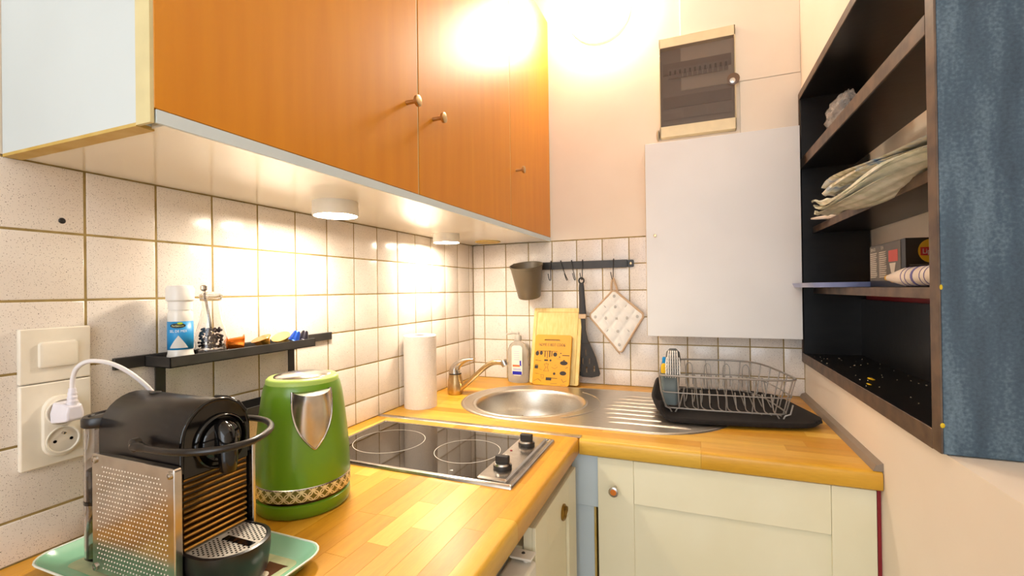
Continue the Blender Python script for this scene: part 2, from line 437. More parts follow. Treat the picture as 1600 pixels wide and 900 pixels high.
def knob(loc, d, parent, m=None, cap=None, s=1):
    k = obj('knob', MB().lathe([(.0045*s, 0), (.004*s, .016*s), (.0045*s, .02*s), (.011*s, .024*s), (.0115*s, .03*s), (.009*s, .031*s), (.001, .0305*s)], loc, 18, d), m or chrome, parent)
    return k
for a, b, ky, kz in ((ye-.012, -.916, -.955, 1.655), (-.911, -.406, -.855, 1.655), (-.403, -.004, -.36, 1.657)):
    d = MB().prism([(fx(a)-.018, a), (fx(a), a), (fx(b), b), (fx(b)-.018, b)], (0, 0, .86), (0, 0, zc+.016))
    dr = obj('door', d, orange_m, uc, bev=.001)
    obj('door_edge', box((fx(b)-.018, b-.0002, zc+.016), (fx(b)-.0002, b+.0016, 2.33)), pale_edge, dr)
    knob((fx(ky), ky, kz), (1, .02, 0), dr, brass_steel)
lamp_e = emit('warm_white_diffuser', 'fff0da', PUCK_E)
puck_body = mat('puck_white', 'efe9dd', .4)
for (x, y, r), l in (((.165, -.985, .047), 'round white puck light under the orange cabinet, the nearer and larger looking one'), ((.1, -.4, .045), 'round white puck light under the orange cabinet, the farther one above the paper roll')):
    p = thing('puck_light', (x, y, zc), l, 'lamp')
    obj('base', MB().lathe([(r*.985, 0), (r*.985, -.0105)], (x, y, zc), 40), puck_body, p)
    obj('housing', MB().lathe([(.01, -.0106), (r, -.0107), (r, -.028), (r*.985, -.0295), (r*.93, -.0298), (r*.93, -.027)], (x, y, zc), 40, cap=False), puck_body, p)
    obj('diffuser', MB().lathe([(r*.93, -.0285), (r*.6, -.0295), (.001, -.0298)], (x, y, zc), 40), lamp_e, p)
tag(obj('mounting_ring', MB().lathe([(.05, 0), (.05, -.003), (.046, -.004), (.044, -.002), (.001, -.002)], (.123, -.115, zc), 40), yellow_edge), 'flat yellowed round mounting plate left under the cabinet in the corner', 'mount')

# ------------------------------------------------------------------ round wall lamp
wlm = thing('wall_lamp', (.555, 0, 2.32), 'large round glowing wall lamp on the back wall beside the orange cabinet', 'lamp')
obj('base', MB().lathe([(.118, 0), (.118, .02), (.11, .024)], (.555, 0, 2.32), 40, (0, -1, 0)), white_m, wlm)
obj('shade', MB().lathe([(.112, .02), (.12, .035), (.117, .05), (.095, .067), (.05, .077), (.001, .08)], (.555, 0, 2.32), 40, (0, -1, 0)), emit('glowing_opal_glass', 'fff0d8', WALL_E), wlm)

# ------------------------------------------------------------------ fuse box
fb = thing('fuse_box', (.894, 0, 1.98), 'cream electrical fuse box with a smoked see-through door high on the back wall', 'fuse box')
x0, x1, za, zb = .77, 1.018, 1.806, 2.16
fm = MB()
fm.box((x0, -.001, za), (x1, -.03, za+.038)).box((x0, -.001, zb-.034), (x1, -.03, zb)).box((x0, -.001, za), (x0+.004, -.03, zb)).box((x1-.004, -.001, za), (x1, -.03, zb))
obj('frame', fm, mat('aged_cream_plastic', 'e4d7b2', .45), fb, bev=.001)
obj('back_plate', box((x0+.004, -.001, za+.038), (x1-.004, -.004, zb-.034)), mat('fuse_grey_plastic', 'b0a498', .5), fb)
rm = MB().box((x0+.012, -.004, 2.035), (x1-.012, -.012, 2.075)).box((x0+.012, -.004, 1.915), (x1-.012, -.009, 1.955))
obj('mounting_strip', rm, mat('fuse_strip_grey', '8a8078', .5), fb)
for i in range(12):
    a = x0+.03+i*.0165
    br = obj('breaker', box((a, -.012, 2.018), (a+.0145, -.018, 2.052)), mat('breaker_grey', '9a948e', .5) if i == 0 else bpy.data.materials['breaker_grey'], fb)
    obj('toggle', box((a+.004, -.018, 2.03), (a+.0105, -.023, 2.043)), rubber, br)
obj('label_strip', MB().box((x0+.012, -.009, 1.872), (x0+.07, -.011, 1.895)).box((x0+.08, -.009, 1.872), (x0+.155, -.011, 1.912)).box((x0+.16, -.009, 1.872), (x1-.014, -.011, 1.912)), mat('fuse_label', 'a49a90', .5), fb)
obj('door', box((x0+.002, -.026, za+.038), (x1-.002, -.031, zb-.034)), tinted, fb, bev=.001)
obj('latch', MB().lathe([(.02, 0), (.02, .003), (.014, .004), (.001, .004)], (x1-.008, -.03, 1.975), 16, (0, -1, 0)), mat('latch_brown', '6a5240', .3), fb)
obj('latch_button', MB().lathe([(.009, .003), (.009, .006), (.001, .007)], (x1-.011, -.031, 1.968), 14, (0, -1, 0)), chrome, fb)
tag(obj('plaster_lump', MB().sphere((.762, -.008, 1.822), (.006, .01, .022), 8, 6), mat('rough_filler', 'b8a88c', .9, bs=.8)), 'rough lump of filler at the lower left corner of the fuse box', 'filler')

# ------------------------------------------------------------------ white box cupboard on the back wall
wc = thing('wall_cupboard', (.96, 0, 1.1), 'tall plain white cupboard on the back wall under the fuse box', 'cupboard')
xa, xb = .7225, 1.188
obj('body', box((xa+.002, -.001, 1.1), (xb, -.09, 1.768)), box_white, wc)
obj('door', box((xa, -.0915, 1.1), (xb, -.1, 1.768)), box_white, wc, bev=.001)
obj('edge_band', box((xa-.001, -.0915, 1.1), (xa, -.0995, 1.768)), yellow_edge, wc)
k = knob((.753, -.1, 1.447), (0, -1, 0), wc, brass_steel, s=.45)
struct(obj('trim_3', box((1.032, .002, 1.76), (XR, -.006, 1.971)), plaster_r))

# ------------------------------------------------------------------ shelf unit in the niche on the right
su = thing('shelf_unit', (1.3, -.45, 1.02), 'black painted open shelf unit with worn brown edges set in the right wall niche', 'shelf')
sx0, sx1 = 1.203, 1.388
def board(nm_, a, b, edge, back=None):
    o = obj(nm_, box(a, b), dark_shelf, su, bev=.0015)
    obj('front_edge', box(*edge), brown_edge, o, bev=.001)
    return o
board('top_board', (sx0+.003, -.003, 1.878), (sx1, -.897, 1.898), ((sx0, -.0122, 1.876), (sx0+.003, -.8728, 1.899)))
board('bottom_board', (sx0+.003, -.003, 1.018), (sx1, -.897, 1.046), ((sx0, -.0122, 1.017), (sx0+.003, -.8728, 1.048)))
board('side_board', (sx0+.003, -.002, 1.018), (sx1, -.018, 1.898), ((sx0, -.002, 1.018), (sx0+.003, -.012, 1.898)))
sb = obj('side_board', box((sx0+.003, -.872, 1.018), (sx1+.06, -.9, 1.898)), navy_m, su, bev=.001)
lab(sb, 'navy blue glossy outer side board with window sheen painted into its colour')
obj('front_edge', box((sx0, -.873, 1.018), (sx0+.003, -.9, 1.898)), brown_edge, sb, bev=.001)
board('shelf', (sx0+.003, -.018, 1.648), (1.352, -.872, 1.677), ((sx0, -.014, 1.647), (sx0+.003, -.872, 1.678)))
board('shelf', (1.238, -.018, 1.437), (sx1, -.872, 1.456), ((1.235, -.018, 1.436), (1.238, -.872, 1.457)))
board('shelf', (1.238, -.018, 1.243), (sx1, -.872, 1.261), ((1.235, -.018, 1.242), (1.238, -.872, 1.2615)))
obj('back_board', box((1.362, -.018, 1.046), (1.37, -.872, 1.222)), dark_shelf, su)
obj('red_strip', box((1.372, -.03, 1.19), (1.386, -.872, 1.2425)), red_m, su)
obj('chipped_paint', MB().sphere((1.255, -.45, 1.047), (.006, .018, .0012), 7, 4).sphere((1.23, -.52, 1.047), (.004, .012, .001), 7, 4).sphere((1.205, -.9005, 1.06), (.003, .001, .004), 6, 4).sphere((1.206, -.9005, 1.262), (.002, .001, .004), 6, 4), mat('yellow_paint_chip', 'd8b818', .6), su)
fl = MB(); rr_ = random.Random(4)
for i in range(40):
    fl.box((1.21+.14*rr_.random(), -.04-.8*rr_.random(), 1.046), (0, 0, 0)) if False else None
    x, y = 1.212+.14*rr_.random(), -.04-.8*rr_.random(); s_ = .0008+.0015*rr_.random()
    fl.box((x, y, 1.046), (x+s_, y+s_*1.8, 1.0468))
fo = obj('paint_flakes', fl, mat('pale_flake', 'cfc8b8', .8), su); fo['kind'] = 'stuff'

# things on the shelves
bgb = MB()
def bagf(u, v):
    a = 2*pi*u; t = pi*v; r = 1+.13*sin(3*a+4*v)+.1*sin(7*a+9*t)*sin(t)+.06*sin(13*a-5*t)
    return Vector((1.285+.05*r*sin(t)*cos(a), -.2+.075*r*sin(t)*sin(a), 1.742+.064*r*cos(t)))
bgb.grid(bagf, 40, 20)
bg_ = tag(obj('plastic_bag', bgb, bag_m, sm=80), 'crumpled translucent plastic bag on the upper black shelf', 'bag')
tag(obj('paper_packet', MB().sphere((1.29, -.2, 1.719), (.03, .05, .04), 14, 8), mat('cream_paper', 'e4dccb', .8)), 'pale bundle wrapped inside the clear plastic bag', 'packet')
def cloth(name, label, path, th, yr, m, seed, n=40, group=None):
    """folded cloth: closed cross section swept along path [(x,y,z,half width,half height)]"""
    rn = random.Random(seed); ph = [rn.uniform(0, 6) for _ in range(6)]
    pp = smooth([Vector(p[:3]) for p in path], 8); ww = smooth([Vector((p[3], p[4], 0)) for p in path], 8)
    rings = []
    for i, (c, w) in enumerate(zip(pp, ww)):
        a = pp[max(0, i-1)]; b = pp[min(len(pp)-1, i+1)]; t = (b-a).normalized()
        up = Vector((0, 0, 1)); sd = t.cross(up).normalized(); up = sd.cross(t)
        ring = []
        for j in range(n):
            an = 2*pi*j/n; ca, sa = cos(an), sin(an)
            wr = 1+.16*sin(8*an+ph[0]+i*.05)+.12*sin(5*an+ph[1]-i*.11)+.07*sin(13*an+ph[2]+i*.25)
            ring.append(c+sd*w.x*math.copysign(abs(ca)**.7, ca)*(.9+.1*wr)+up*w.y*math.copysign(abs(sa)**.8, sa)*wr)
        rings.append(ring)
    o = obj(name, MB().loft(rings), m, sm=60); return tag(o, label, 'cloth', group)
cream_cloth = mat('washed_cream_cloth', 'f0eee2', .95, c2='cdd2be', sc=30, bs=.5, bsc=500)
def folded(name, label, path, layers, gap, m, seed):
    """towel folded like an accordion: serpentine section swept along path [(x,y,z,half width)]"""
    rn = random.Random(seed); ph = [rn.uniform(0, 6) for _ in range(layers+3)]
    P = smooth([Vector(p[:3]) for p in path], 8); Wd = [w.x for w in smooth([Vector((p[3], 0, 0)) for p in path], 8)]
    mb = MB(); K = 9
    def f(u, v):
        i = min(len(P)-1, int(round(u*(len(P)-1)))); c = P[i]; a = P[max(0, i-1)]; b = P[min(len(P)-1, i+1)]
        t = (b-a).normalized(); sd = Vector((0, 0, 1)).cross(t); sd.normalize(); up = t.cross(sd)
        q = v*layers; k = min(int(q), layers-1); r = q-k; w = Wd[i]
        s_ = (1-2*r) if k % 2 else (2*r-1)
        s_ = math.copysign(abs(s_)**.85, s_)
        g = gap*(.8+.3*sin(i*.22+ph[k]))
        h = (q-layers/2)*g*1.0
        h += .0022*sin(9*s_+ph[k+1]+i*.15)+.003*sin(i*.19+ph[k]*.5+2*s_)
        return c+sd*s_*w*(1+.12*sin(k*2.1+i*.09+ph[k]))+up*h
    mb.grid(f, len(P)-1, layers*K)
    o = obj(name, mb, m, sm=70, solid=.0022); return tag(o, label, 'cloth')
folded('dish_towel', 'blue leaf print dish towel folded on the middle shelf, the upper one', [(1.3, -.86, 1.497, .05), (1.275, -.8, 1.5, .05), (1.25, -.7, 1.506, .045), (1.225, -.58, 1.512, .036), (1.205, -.46, 1.512, .03), (1.2, -.385, 1.508, .024)], 4, .0075, cloth_m, 2)
folded('dish_towel', 'cream and green dish towel drooping over the edge of the middle shelf, the lower one', [(1.3, -.84, 1.48, .04), (1.26, -.79, 1.48, .036), (1.225, -.71, 1.473, .034), (1.195, -.62, 1.455, .03), (1.18, -.51, 1.449, .03), (1.18, -.44, 1.46, .03), (1.183, -.4, 1.466, .026)], 6, .007, cream_cloth, 5)
cloth('cloth_scrap', 'small frayed white cloth scrap at the far end of the middle shelf', [(1.27, -.25, 1.459, .012, .004), (1.235, -.2, 1.464, .012, .005), (1.218, -.1, 1.474, .005, .003)], 0, 0, paper_m, 9)
# tea box
tb = thing('tea_box', (1.31, -.48, 1.262), 'black tea box with a yellow and red oval logo on the lower shelf', 'box')
P0 = Vector((1.281, -.37, 0)); P1 = Vector((1.271, -.6, 0)); P2 = P1+Vector((.09, .02, 0)); P3 = P0+Vector((.09, .012, 0))
z0_, z1_ = 1.262, 1.361
tbx = MB().loft([[Vector((p.x, p.y, z0_)) for p in (P0, P1, P2, P3)], [Vector((p.x, p.y, z1_)) for p in (P0, P1, P2, P3)]])
tea_black = mat('tea_box_black', '1c1714', .35); tea_grey = mat('tea_box_grey', '6d675f', .4)
obj('carton', tbx, tea_black, tb, bev=.0005)
dside = (P1-P0).normalized(); nside = Vector((dside.y, -dside.x, 0)); nside = nside if nside.x < 0 else -nside
MS = frame(P0+nside*.0004+Vector((0, 0, z0_)), dside, (0, 0, 1))
def flat(name, polys, Mx, m, parent, th=.0003):
    mb = MB()
    for p in polys: mb.prism(p, (0, 0, th))
    mb.xf(Mx); return obj(name, mb, m, parent, sm=0)
flat('grey_print', [[(.002, .015), (.205, .012), (.205, .097), (.002, .097)]], MS, tea_grey, tb)
MS2 = Matrix.Translation(nside*.0005) @ MS
lines = []
rn = random.Random(1)
for c0 in (.008, .072):
    for i in range(13): lines.append([(c0, .022+i*.0047), (c0+.05*rn.uniform(.6, 1), .022+i*.0047), (c0+.05, .0244+i*.0047), (c0, .0244+i*.0047)])
flat('small_print', lines, MS2, ring_m, tb)
flat('red_panel', [[(.135, .055), (.19, .055), (.19, .08), (.135, .08)]], MS2, mat('tea_red', 'd8503c', .4), tb)
flat('drink_picture', [[(.15, .03), (.168, .03), (.178, .052), (.14, .052)]], MS2, white_m, tb)
flat('yellow_seal', [[(.16+.022*cos(a*pi/8), .018+.009*sin(a*pi/8)) for a in range(16)]], MS2, mat('tea_yellow', 'e4b020', .4), tb)
text('heading', 'BLACK', .011, MS2 @ Matrix.Translation((.03, .089, .0003)), ring_m, tb)
text('heading', 'TEA', .011, MS2 @ Matrix.Translation((.094, .089, .0003)), ring_m, tb)
fdir = (P2-P1).normalized(); MF = frame(P1+Vector((fdir.y, -fdir.x, 0))*.0004+Vector((0, 0, z0_)), fdir, (0, 0, 1))
MF2 = Matrix.Translation(Vector((fdir.y, -fdir.x, 0))*.0006) @ MF
flat('oval_logo', [[(.046+.024*cos(a*pi/12), .072+.024*sin(a*pi/12)) for a in range(24)]], MF, bpy.data.materials['tea_yellow'], tb)
flat('logo_banner', [[(.026, .063), (.066, .0615), (.066, .0795), (.026, .0795)]], MF2, mat('logo_red', 'c01c20', .4), tb)
text('logo_lettering', 'Lipton', .0145, Matrix.Translation(Vector((fdir.y, -fdir.x, 0))*.0004) @ MF2 @ Matrix.Translation((.046, .0708, 0)), ring_m, tb, sx=.9)
flat('small_print', [[(.006, .043-i*.004), (.085, .043-i*.004), (.085, .0452-i*.004), (.006, .0452-i*.004)] for i in range(3)], MF2, tea_grey, tb)
# rolled striped cloth
rt = thing('rolled_towel', (1.265, -.64, 1.262), 'rolled white tea towel with blue stripes lying in front of the tea box', 'cloth')
A = Vector((1.251, -.575, 1.281)); B = Vector((1.275, -.86, 1.283)); ax = (B-A).normalized()
Lr = (B-A).length
def rprof(t): return .018*min(1, .35+2.6*t)**1 if t < .25 else .018
obj('roll', MB().lathe([(.006 if t == 0 else rprof(t), t*Lr) for t in (0, .04, .08, .14, .2, .25, .4, .7, 1)], A, 20, ax), mat('white_cotton', 'e9e2dc', .9, bs=.3, bsc=500), rt)
for t, w, c in ((.3, .0015, 1), (.35, .0015, 1), (.42, .007, 0), (.52, .0015, 1), (.57, .0015, 1)):
    obj('stripe', MB().lathe([(rprof(t)+.0005, t*Lr), (rprof(t)+.0005, t*Lr+w)], A, 20, ax, cap=False), mat('blue_stripe', '7a76b4', .9) if 'blue_stripe' not in bpy.data.materials else bpy.data.materials['blue_stripe'], rt, solid=.0005)
obj('tip', MB().lathe([(.0065, -.004), (.0065, .003), (.003, .004)], A, 12, ax), bpy.data.materials['tea_yellow'], rt)
# shallow tray on the shelf
pt = MB(); pt.prism(rrect(1.166, -.36, 1.3, -.06, .02), (0, 0, .004), (0, 0, 1.2625))
pt2 = MB()
rg_ = lambda d, z: [(x, y, z) for x, y in rrect(1.166-d, -.36-d, 1.3+d, -.06+d, .02+d)]
pt.loft([rg_(-.002, 1.2655), rg_(.004, 1.275), rg_(.005, 1.275), rg_(0, 1.2635)], closed=True)
tag(obj('shallow_tray', pt, mat('lilac_plastic', 'b9bfe0', .35, c2='8494cc', sc=7)), 'shallow lilac blue plastic tray poking out over the edge of the lower shelf', 'tray')

# ------------------------------------------------------------------ base cabinets
bc = thing('base_cabinet', (.93, -.35, 0), 'cream base cabinet with framed door under the sink worktop', 'cabinet')
obj('body', MB().box((.66, -.618, .1), (1.2, -.05, .66)).box((.66, -.618, .66), (.668, -.05, .86)).box((1.19, -.618, .66), (1.2, -.05, .86)), cream_m, bc)
dx0, dx1 = .648, 1.204
dr = obj('door', box((dx0, -.62, .12), (dx1, -.634, .857)), cream_m, bc)
obj('door_frame', MB().box((dx0, -.634, .12), (.733, -.641, .857)).box((1.128, -.634, .12), (dx1, -.641, .857)).box((.7335, -.634, .755), (1.1275, -.641, .857)).box((.7335, -.634, .12), (1.1275, -.641, .2)), cream_m, dr, bev=.0012)
kk = knob((.69, -.641, .789), (0, -1, 0), dr, chrome, s=1)
obj('cap', MB().lathe([(.0075, .0312), (.006, .032), (.001, .032)], (.69, -.641, .789), 16, (0, -1, 0)), mat('orange_cap', 'c8701c', .4), kk) if False else lab(obj('knob_cap', MB().lathe([(.0078, .0305), (.0065, .0315), (.001, .0315)], (.69, -.641, .789), 16, (0, -1, 0)), mat('orange_cap', 'c8701c', .4), dr), 'orange disc on the knob')
fp = thing('filler_panel', (.62, -.62, 0), 'pale blue filler panel in the corner between the two base cabinets', 'panel')
obj('upper_board', box((.58, -.6, .727), (.647, -.626, .86)), bluewhite, fp, bev=.001)
obj('lower_board', box((.58, -.6, .1), (.634, -.62, .7255)), bluewhite, fp, bev=.001)
obj('edge_strip', box((.6345, -.6, .1), (.6395, -.622, .726)), yellow_edge, fp)
tag(obj('red_post', box((1.2055, -.6, 0), (1.2115, -.638, .86)), red_m), 'narrow red painted post between the sink cabinet and right wall', 'post')
lc = thing('base_cabinet', (.3, -.8, 0), 'cream base cabinet under the hob with a round brass pull', 'cabinet')
obj('body', MB().box((.02, -.972, .1), (.575, -.66, .8)), cream_m, lc)
ld = obj('door', box((.578, -.975, .12), (.594, -.672, .838)), cream_m, lc)
obj('door_frame', MB().box((.594, -.975, .12), (.601, -.905, .838)).box((.594, -.742, .12), (.601, -.672, .838)).box((.594, -.9045, .76), (.601, -.7425, .838)), cream_m, ld, bev=.0012)
pl = obj('pull', MB().lathe([(.017, 0), (.0175, .003), (.014, .006), (.011, .003), (.001, .002)], (.601, -.79, .783), 24, (1, 0, 0)), mat('aged_brass', '9c7c3c', .3, metal=1), ld)
obj('pull_ring', MB().tube([(.607+.003*sin(a), -.79+.011*cos(a), .781+.0135*sin(a)) for a in [2*pi*i/20 for i in range(20)]], .0018, 8, True), bpy.data.materials['aged_brass'], pl)
fr = thing('fridge', (.3, -1.25, 0), 'small white fridge under the left worktop, only its hinge corner showing', 'fridge')
obj('body', box((.03, -1.48, .03), (.555, -.99, .8)), white_m, fr, bev=.004)
fd = obj('door', box((.56, -1.48, .05), (.608, -.99, .792)), white_m, fr, bev=.006)
obj('handle_recess', box((.6081, -1.4, .7), (.611, -1.02, .74)), bluewhite, fd, bev=.001)
hg = obj('hinge', box((.565, -1.012, .799), (.605, -.985, .803)), white_m, fr, bev=.001)
obj('hinge_pin', MB().lathe([(.006, 0), (.006, .008)], (.592, -1.0, .7925), 14), white_m, hg)
obj('hinge_screw', MB().lathe([(.0035, 0), (.0025, .0015)], (.585, -.996, .803), 10), rubber, hg)

# ------------------------------------------------------------------ sink
sk = thing('sink', (.55, -.33, .9), 'stainless steel inset sink with round bowl and ribbed drainer', 'sink')
cx, cy, br = .372, -.35, .173
def caps(r, n=28, xl=.372, xr=.742, y=-.33):
    return [(xr+r*cos(-pi/2+pi*i/n), y+r*sin(-pi/2+pi*i/n)) for i in range(n+1)]+[(xl+r*cos(pi/2+pi*i/n), y+r*sin(pi/2+pi*i/n)) for i in range(n+1)]
circ = [(cx+(br+.006)*cos(2*pi*i/64), cy+(br+.006)*sin(2*pi*i/64)) for i in range(64)]
plate('deck', caps(.222), [circ], .0016, Matrix.Translation((0, 0, .9022)), steel, sk)
rings = [[(x, y, z) for x, y in caps(r)] for r, z in ((.232, .9004), (.2315, .9022), (.228, .9042), (.2235, .9042), (.2215, .9028))]
obj('rim', MB().loft(rings, cap=False), steel, sk, sm=60)
bowl = [(br+.0135, .9032), (br+.011, .9046), (br+.006, .9046), (br+.001, .901), (br-.003, .89), (br-.008, .84), (br-.016, .795), (br-.04, .772), (br-.09, .764), (.04, .762), (.038, .76), (.001, .76)]
obj('bowl', MB().lathe([(r, z) for r, z in bowl], (cx, cy, 0), 72, cap=False), steel, sk, sm=60)
obj('drain', MB().lathe([(.036, .7625), (.033, .765), (.02, .763), (.001, .763)], (cx, cy, 0), 30), chrome, sk)
cres = MB()
cr = [(cx+.02+.205*cos(a), cy+.01+.205*sin(a), .9034) for a in [(-52+108*i/24)*pi/180 for i in range(25)]]
cres.tube(cr, .0016, 6)
obj('overflow_lip', cres, steel, sk)
rb = MB()
for i in range(8):
    y = -.49+i*.045; xs0 = .61+.012*abs(i-3.5); xe = .93-.012*abs(i-3.2)**1.5
    rb = MB(); sec = lambda x, h: [(x, y-.009, .903), (x, y-.006, .903+h*.7), (x, y, .903+h), (x, y+.006, .903+h*.7), (x, y+.009, .903)]
    rb.loft([sec(xs0, .0002), sec(xs0+.03, .0036), sec(xe-.03, .0036), sec(xe, .0002)])
    obj('drainer_rib', rb, steel, sk, sm=60)

# ------------------------------------------------------------------ tap
tp = thing('kitchen_tap', (.08, -.315, .9), 'brushed nickel single lever tap at the left of the sink', 'tap')
obj('body', MB().lathe([(.0255, 0), (.0275, .004), (.028, .02), (.0265, .045), (.0225, .066), (.0225, .07)], (.08, -.315, .9), 32), brass_steel, tp)
obj('neck_ring', MB().lathe([(.022, .0705), (.0215, .074)], (.08, -.315, .9), 32), rubber, tp)
lv = MB()
path = smooth([(.078, -.315, .974), (.08, -.315, .99), (.09, -.313, 1.004), (.108, -.311, 1.016), (.13, -.309, 1.023), (.152, -.307, 1.026)], 5)
rn_ = len(path); rings = []
for i, p in enumerate(path):
    t = i/(rn_-1); w = .0225*(1-t)**.8+.009*t; h = .0225*(1-t)**1.1+.003*t
    a = path[max(0, i-1)]; b = path[min(rn_-1, i+1)]; d = (b-a).normalized(); s_ = Vector((0, 1, 0)); u_ = s_.cross(d).normalized()
    if i == 0: d = Vector((0, 0, 1)); u_ = Vector((1, 0, 0))
    rings.append([p+s_*w*cos(2*pi*j/20)+u_*h*sin(2*pi*j/20) for j in range(20)])
obj('lever', lv.loft(rings), chrome, tp, sm=60)
sp_ = smooth([(.098, -.318, .915), (.13, -.318, .942), (.17, -.32, .976), (.205, -.322, 1.004), (.235, -.324, 1.019), (.262, -.325, 1.02), (.275, -.326, 1.015)], 6)
so = obj('spout', MB().tube(sp_, .0088, 16), brass_steel, tp, sm=60)
obj('nozzle', MB().lathe([(.0105, -.006), (.012, 0), (.012, .014), (.01, .016)], (.272, -.326, 1.024), 20, (.45, 0, -.9)), chrome, tp)

# ------------------------------------------------------------------ hob
hb = thing('hob', (.31, -.833, .9), 'two zone black glass hob with steel frame and knobs', 'hob')
hx0, hx1, hy0, hy1 = .062, .556, -.975, -.692
rg_ = lambda d, z: [(x, y, z) for x, y in rrect(hx0+d, hy0+d, hx1-d, hy1-d, .004)]
obj('frame', MB().loft([rg_(0, .9003), rg_(.001, .905), rg_(.004, .907), rg_(.0085, .9068), rg_(.0095, .905), rg_(.0095, .9)], closed=True), chrome, hb, sm=50)
gl = obj('glass', box((hx0+.0097, hy0+.0097, .9003), (.478, hy1-.0097, .9058)), glass_top, hb)
for c, r in (((.183, -.834), .084), ((.393, -.833), .0735)):
    obj('zone_ring', MB().lathe([(r, 0), (r+.0012, 0), (r+.0012, .0003), (r, .0003)], (c[0], c[1], .9059), 64, cap=False), ring_m, hb)
obj('warning_mark', MB().prism([(0, 0), (.008, 0), (.004, .006)], (0, 0, .0002), (.41, -.945, .9059)), ring_m, hb)
obj('control_panel', MB().loft([[(x, y, z) for x, y in rrect(.479+d, hy0+.012+d, .541-d, hy1-.012-d, .003)] for d, z in ((0, .9003), (0, .909), (.003, .912))]), chrome, hb, bev=0)
obj('outer_step', MB().box((.5415, hy0+.0097, .9003), (.5463, hy1-.0097, .9045)), chrome, hb)
for ky in (-.768, -.91):
    kn = obj('knob', MB().lathe([(.0185, 0), (.019, .004), (.0175, .007), (.016, .008)], (.511, ky, .912), 28), rubber, hb)
    obj('knob_collar', MB().lathe([(.0178, .0072), (.016, .0105), (.0135, .011)], (.511, ky, .912), 28), chrome, kn)
    obj('grip', MB().prism([(-.014, -.006), (.014, -.006), (.0145, 0), (.014, .006), (-.014, .006), (-.0145, 0)], (0, 0, .014), (.511, ky, .9225)), rubber, kn, bev=.002)
for yy, c in ((-.815, red_m), (-.845, ring_m)):
    obj('indicator', MB().lathe([(.003, 0), (.0028, .001), (.001, .0013)], (.492, yy, .912), 12), c, hb)

# ------------------------------------------------------------------ paper roll
pr = thing('paper_towel_roll', (.057, -.503, .9), 'upright roll of white embossed kitchen paper against the tiles', 'paper towel')
obj('paper', MB().lathe([(.02, .0), (.0515, 0), (.0515, .224), (.049, .227), (.02, .227), (.0195, .1)], (.057, -.503, .9), 48, cap=False), paper_m, pr)
obj('cardboard_core', MB().lathe([(.0195, .002), (.0195, .225), (.0185, .225), (.0185, .002)], (.057, -.503, .9), 28, cap=False), mat('cardboard', '9c8668', .9), pr)

# ------------------------------------------------------------------ soap bottle
sx, sy = .222, -.055
sp = thing('soap_bottle', (sx, sy, .9), 'clear pump bottle of washing up liquid with white label', 'bottle')
bm_ = MB(); rings = []
for z, w in ((0, .041), (.004, .0445), (.05, .0455), (.09, .043), (.11, .044), (.13, .043), (.148, .034), (.158, .02), (.163, .013), (.168, .012)):
    rings.append([(sx+w*cos(2*pi*j/32), sy+w*.52*sin(2*pi*j/32) if w > .02 else sy+w*sin(2*pi*j/32), .9005+z) for j in range(32)])
soapm = mat('milky_clear_plastic', 'efeade', .12, trans=.7, ior=1.3)
obj('bottle', bm_.loft(rings), soapm, sp, sm=60)
Ms = frame((sx+.004, sy-.0245, .93), (1, 0, 0), (0, 0, 1))
flat('label', [[(x, y) for x, y in rrect(-.022, 0, .022, .118, .012)]], Ms, white_m, sp, .001)
Ms2 = Matrix.Translation((0, -.0012, 0)) @ Ms
flat('blue_bar', [[(-.019, .004), (.019, .004), (.019, .017), (-.019, .017)]], Ms2, mat('royal_blue', '1a22b0', .4), sp)
flat('orange_bar', [[(-.018, .035), (.012, .035), (.012, .042), (-.018, .042)]], Ms2, mat('label_orange', 'e07040', .4), sp)
flat('blue_mark', [[(.012, .04), (.018, .038), (.017, .06), (.011, .058)]], Ms2, bpy.data.materials['royal_blue'], sp)
flat('small_print', [[(-.012, .062+i*.008), (.01, .062+i*.008), (.01, .0635+i*.008), (-.012, .0635+i*.008)] for i in range(5)]+[[(-.016, .022), (.016, .022), (.016, .028), (-.016, .028)]], Ms2, mat('label_lilac', 'b9b6d2', .5), sp)
pm = obj('pump', MB().lathe([(.0145, .166), (.0145, .182), (.012, .186), (.006, .188), (.005, .196)], (sx, sy, .9), 20), mat('pump_grey', 'b9b2a6', .35), sp)
obj('nozzle', MB().tube([(sx+.004, sy, 1.094), (sx-.02, sy-.004, 1.0945), (sx-.046, sy-.008, 1.09)], [.005, .0045, .0035], 10), bpy.data.materials['pump_grey'], pm)

# ------------------------------------------------------------------ cutting boards
wbd = thing('cutting_board', (.37, -.05, .9), 'large pale wooden cutting board with groove leaning on the tiles', 'cutting board')
lean = frame((.373, -.075, .9055), (1, -.02, 0), (.03, .052/.29, 1))
Lm = lean @ Matrix.Translation((0, 0, .007))
o = plate('board', rrect(-.096, 0, .096, .29, .006), [], .014, lean @ Matrix.Translation((0, 0, 0)), beech, wbd, .001)
obj('juice_groove', MB().tube([(x, y, .0072) for x, y in ((-.083, .006), (-.083, .275), (.083, .275), (.083, .006))], .0014, 6).xf(lean), mat('groove_brown', 'c8a45c', .6), wbd)
ybd = thing('cutting_board', (.365, -.1, .9), 'small yellow cutting board printed with kitchen utensils, in front of the wooden one', 'cutting board')
ly = frame((.367, -.099, .9045), (1, -.02, 0), (.02, .045/.19, 1))
plate('board', rrect(-.072, 0, .072, .19, .01), [rrect(-.035, .167, .028, .174, .003, 3)], .009, ly, yboard, ybd, .001)
lp = ly @ Matrix.Translation((0, 0, .0046))
text('slogan', 'HOME IS BEST COOK', .015, lp @ Matrix.Translation((-.003, .152, 0)), ink, ybd, sx=.74)
def el(x, y, a, b, n=14): return [(x+a*cos(2*pi*i/n), y+b*sin(2*pi*i/n)) for i in range(n)]
